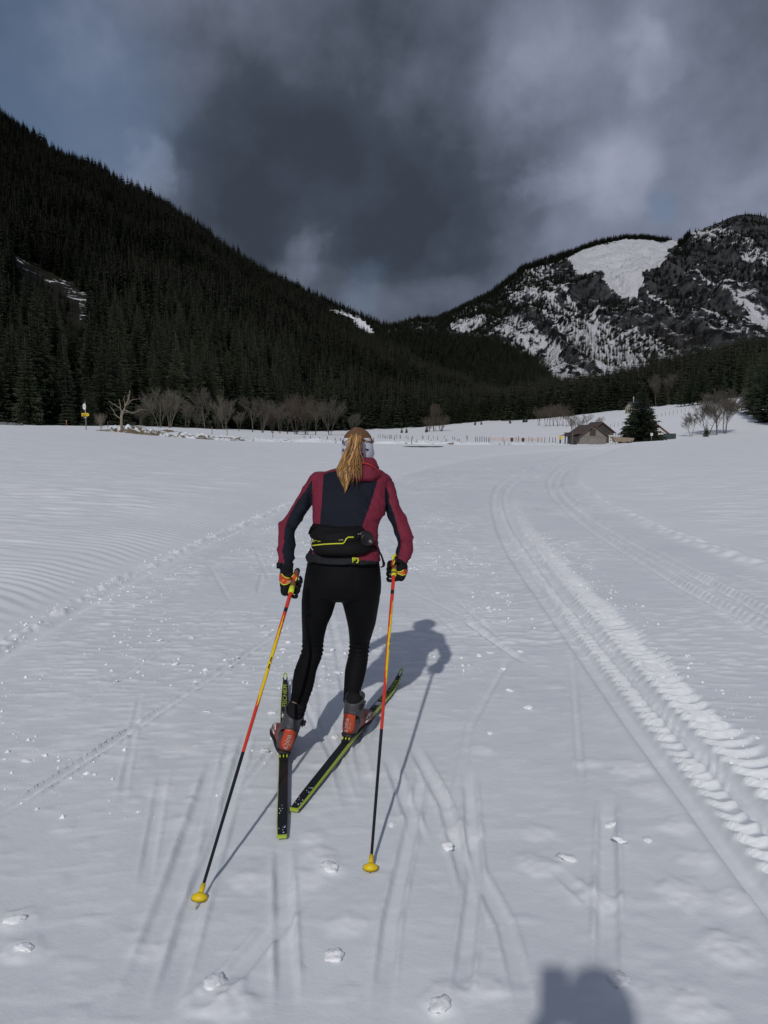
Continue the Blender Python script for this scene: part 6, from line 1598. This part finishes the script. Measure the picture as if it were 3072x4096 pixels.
for s_ in (-1, 1):
    x = -.05 if s_ < 0 else .03
    m.ellipsoid(c + Vector((x, .335, 1.43)), (.018, .016, .035), 10, 8)
    for i in range(4): m.tube(T((x, .325, 1.42 + .018 * i), (x + s_ * .012, .335, 1.42 + .018 * i), (x + s_ * .004, .345, 1.425 + .018 * i)), .008, 6)
    m.tube(T((x, .33, 1.41), (x - s_ * .02, .33, 1.44)), .009, 6)
me = remesh(m, .012, 3); me.materials.append(K['navy']); add('body', me, ph_)
m = MB(); m.ellipsoid(c + Vector((0, .01, 1.675)), (.090, .112, .095), 18, 10); m.build('hat', K['pack'], ph_)
fone = empty('phone', (0.0, -.012, 1.44)); R_ = Matrix.Rotation(-PITCH, 3, 'X'); m = MB(); m.box(Vector((-.012, -.014, 1.455)), (.074, .008, .155), rot=R_); m.build('case', K['plastic'], fone)
m = MB(); m.box(Vector((-.012, -.0195, 1.455)), (.066, .002, .145), rot=R_); m.build('screen', M_['glass'], fone); tag(fone, 'phone held up by the photographer, seen only as shadow on snow', 'phone')

# ------------------------------------------------------------------ loose lumps of snow on the lane
CL = [(2275, 3430, .045), (1320, 3480, .040), (1335, 3832, .040), (860, 3935, .055), (2590, 3360, .028), (1790, 3395, .03), (1960, 2935, .028), (1060, 3005, .026), (1570, 3300, .022), (2040, 2770, .035), (2110, 2840, .035), (1960, 2612, .04), (1915, 2625, .035),
      (2020, 2675, .035), (2080, 2612, .03), (1885, 2255, .035), (1900, 2200, .03), (1890, 2370, .03), (1960, 2260, .03), (1990, 2375, .03), (2015, 2492, .026), (820, 2675, .03), (700, 2655, .03), (1050, 2505, .028), (640, 2560, .03), (770, 2550, .035),
      (1150, 2570, .03), (1130, 2595, .03), (830, 2845, .03), (1090, 2850, .03), (1720, 2620, .025), (2440, 3290, .03), (2480, 3380, .028), (110, 3040, .03), (2050, 4020, .0), (60, 3690, .03), (100, 3800, .032), (1760, 4030, .045), (2470, 3930, .04), (1330, 2600, .03), (1350, 2690, .03), (1340, 2950, .025)]
shapes = []
for i in range(6):
    m = MB(); m.ellipsoid((0, 0, 0), (1, .85, .62), 22, 14); me = m.mesh('snow_clod', [LOOSE]); v = verts_np(me)
    d = fbm(v[:, 0] * 1.6 + i * 7 + v[:, 2], v[:, 1] * 1.6 + v[:, 2] * 1.3, 3, 600 + i, .8); v *= (.40 + 1.15 * d)[:, None]; v[:, 2] = np.maximum(v[:, 2], -.3); v *= .035
    me.vertices.foreach_set('co', v.astype(np.float32).ravel()); me.update(); shapes.append(me)
r_ = random.Random(77)
for i, (px, py, rad) in enumerate(CL):
    if rad <= 0: continue
    q = G(px, py); z = float(zfar(np.array([q.x]), np.array([q.y]))[0] + ground_detail(np.array([q.x]), np.array([q.y]))[0])
    o = add('snow_clod', shapes[i % 6]); k_ = rad * .75 / .035; o.location = (q.x, q.y, z + rad * .02); o.scale = (k_ * r_.uniform(.9, 1.3), k_ * r_.uniform(.8, 1.1), k_ * r_.uniform(.45, .65)); o.rotation_euler = (r_.uniform(-.3, .3), r_.uniform(-.3, .3), r_.uniform(0, 6.28))
    tag(o, 'loose white lump of snow lying on the groomed trail', 'snow lump', 'loose snow lumps on the trail')

# crumbs scattered over the lane: too many to count
g = np.random.default_rng(31); m = MB(); n_ = 0; base = [(1, 0, 0), (-.9, .2, 0), (.1, 1, .1), (0, -1, 0), (.1, .1, .9), (0, 0, -.4)]
fc = [(0, 2, 4), (2, 1, 4), (1, 3, 4), (3, 0, 4), (2, 0, 5), (1, 2, 5), (3, 1, 5), (0, 3, 5)]
xs = g.uniform(-2.6, 1.2, 9000); ys = 1.8 + 13 * g.random(9000) ** 1.3
keep = (vnoise(xs * .9 + 4, ys * .55, 31) > .48) & (vnoise(xs * 2.2, ys * 1.5, 35) > .55) & (xs > LE(ys) + .1) & (xs < A1(ys) - .05)
xs, ys = xs[keep][:1500], ys[keep][:1500]
xe = g.uniform(0, 1, 700); ye = 2.0 + 16 * g.random(700); xe = LE(ye) + g.normal(0, .10, 700)
xw = g.uniform(0, .5, 500); yw = 2.2 + 9 * g.random(500); xw = A2(yw) + .06 + g.random(500) * .5
xs = np.concatenate([xs, xe, xw]); ys = np.concatenate([ys, ye, yw]); zz = zfar(xs, ys) + ground_detail(xs, ys)
for x, y, z in zip(xs, ys, zz):
    r0 = .0035 + .013 * g.random() ** 3.5; a = g.uniform(0, 6.28); ca, sa = math.cos(a), math.sin(a)
    jit = g.uniform(.7, 1.3, (6, 3)) * r0
    m.addm([(x + (q[0] * ca - q[1] * sa) * jit[k][0], y + (q[0] * sa + q[1] * ca) * jit[k][1], z + q[2] * jit[k][2] * .9 + .001) for k, q in enumerate(base)], fc)
tag(m.build('snow_crumbs', LOOSE, smooth=False), 'fine crumbs of snow strewn over the groomed trail', 'snow crumbs', kind='stuff')
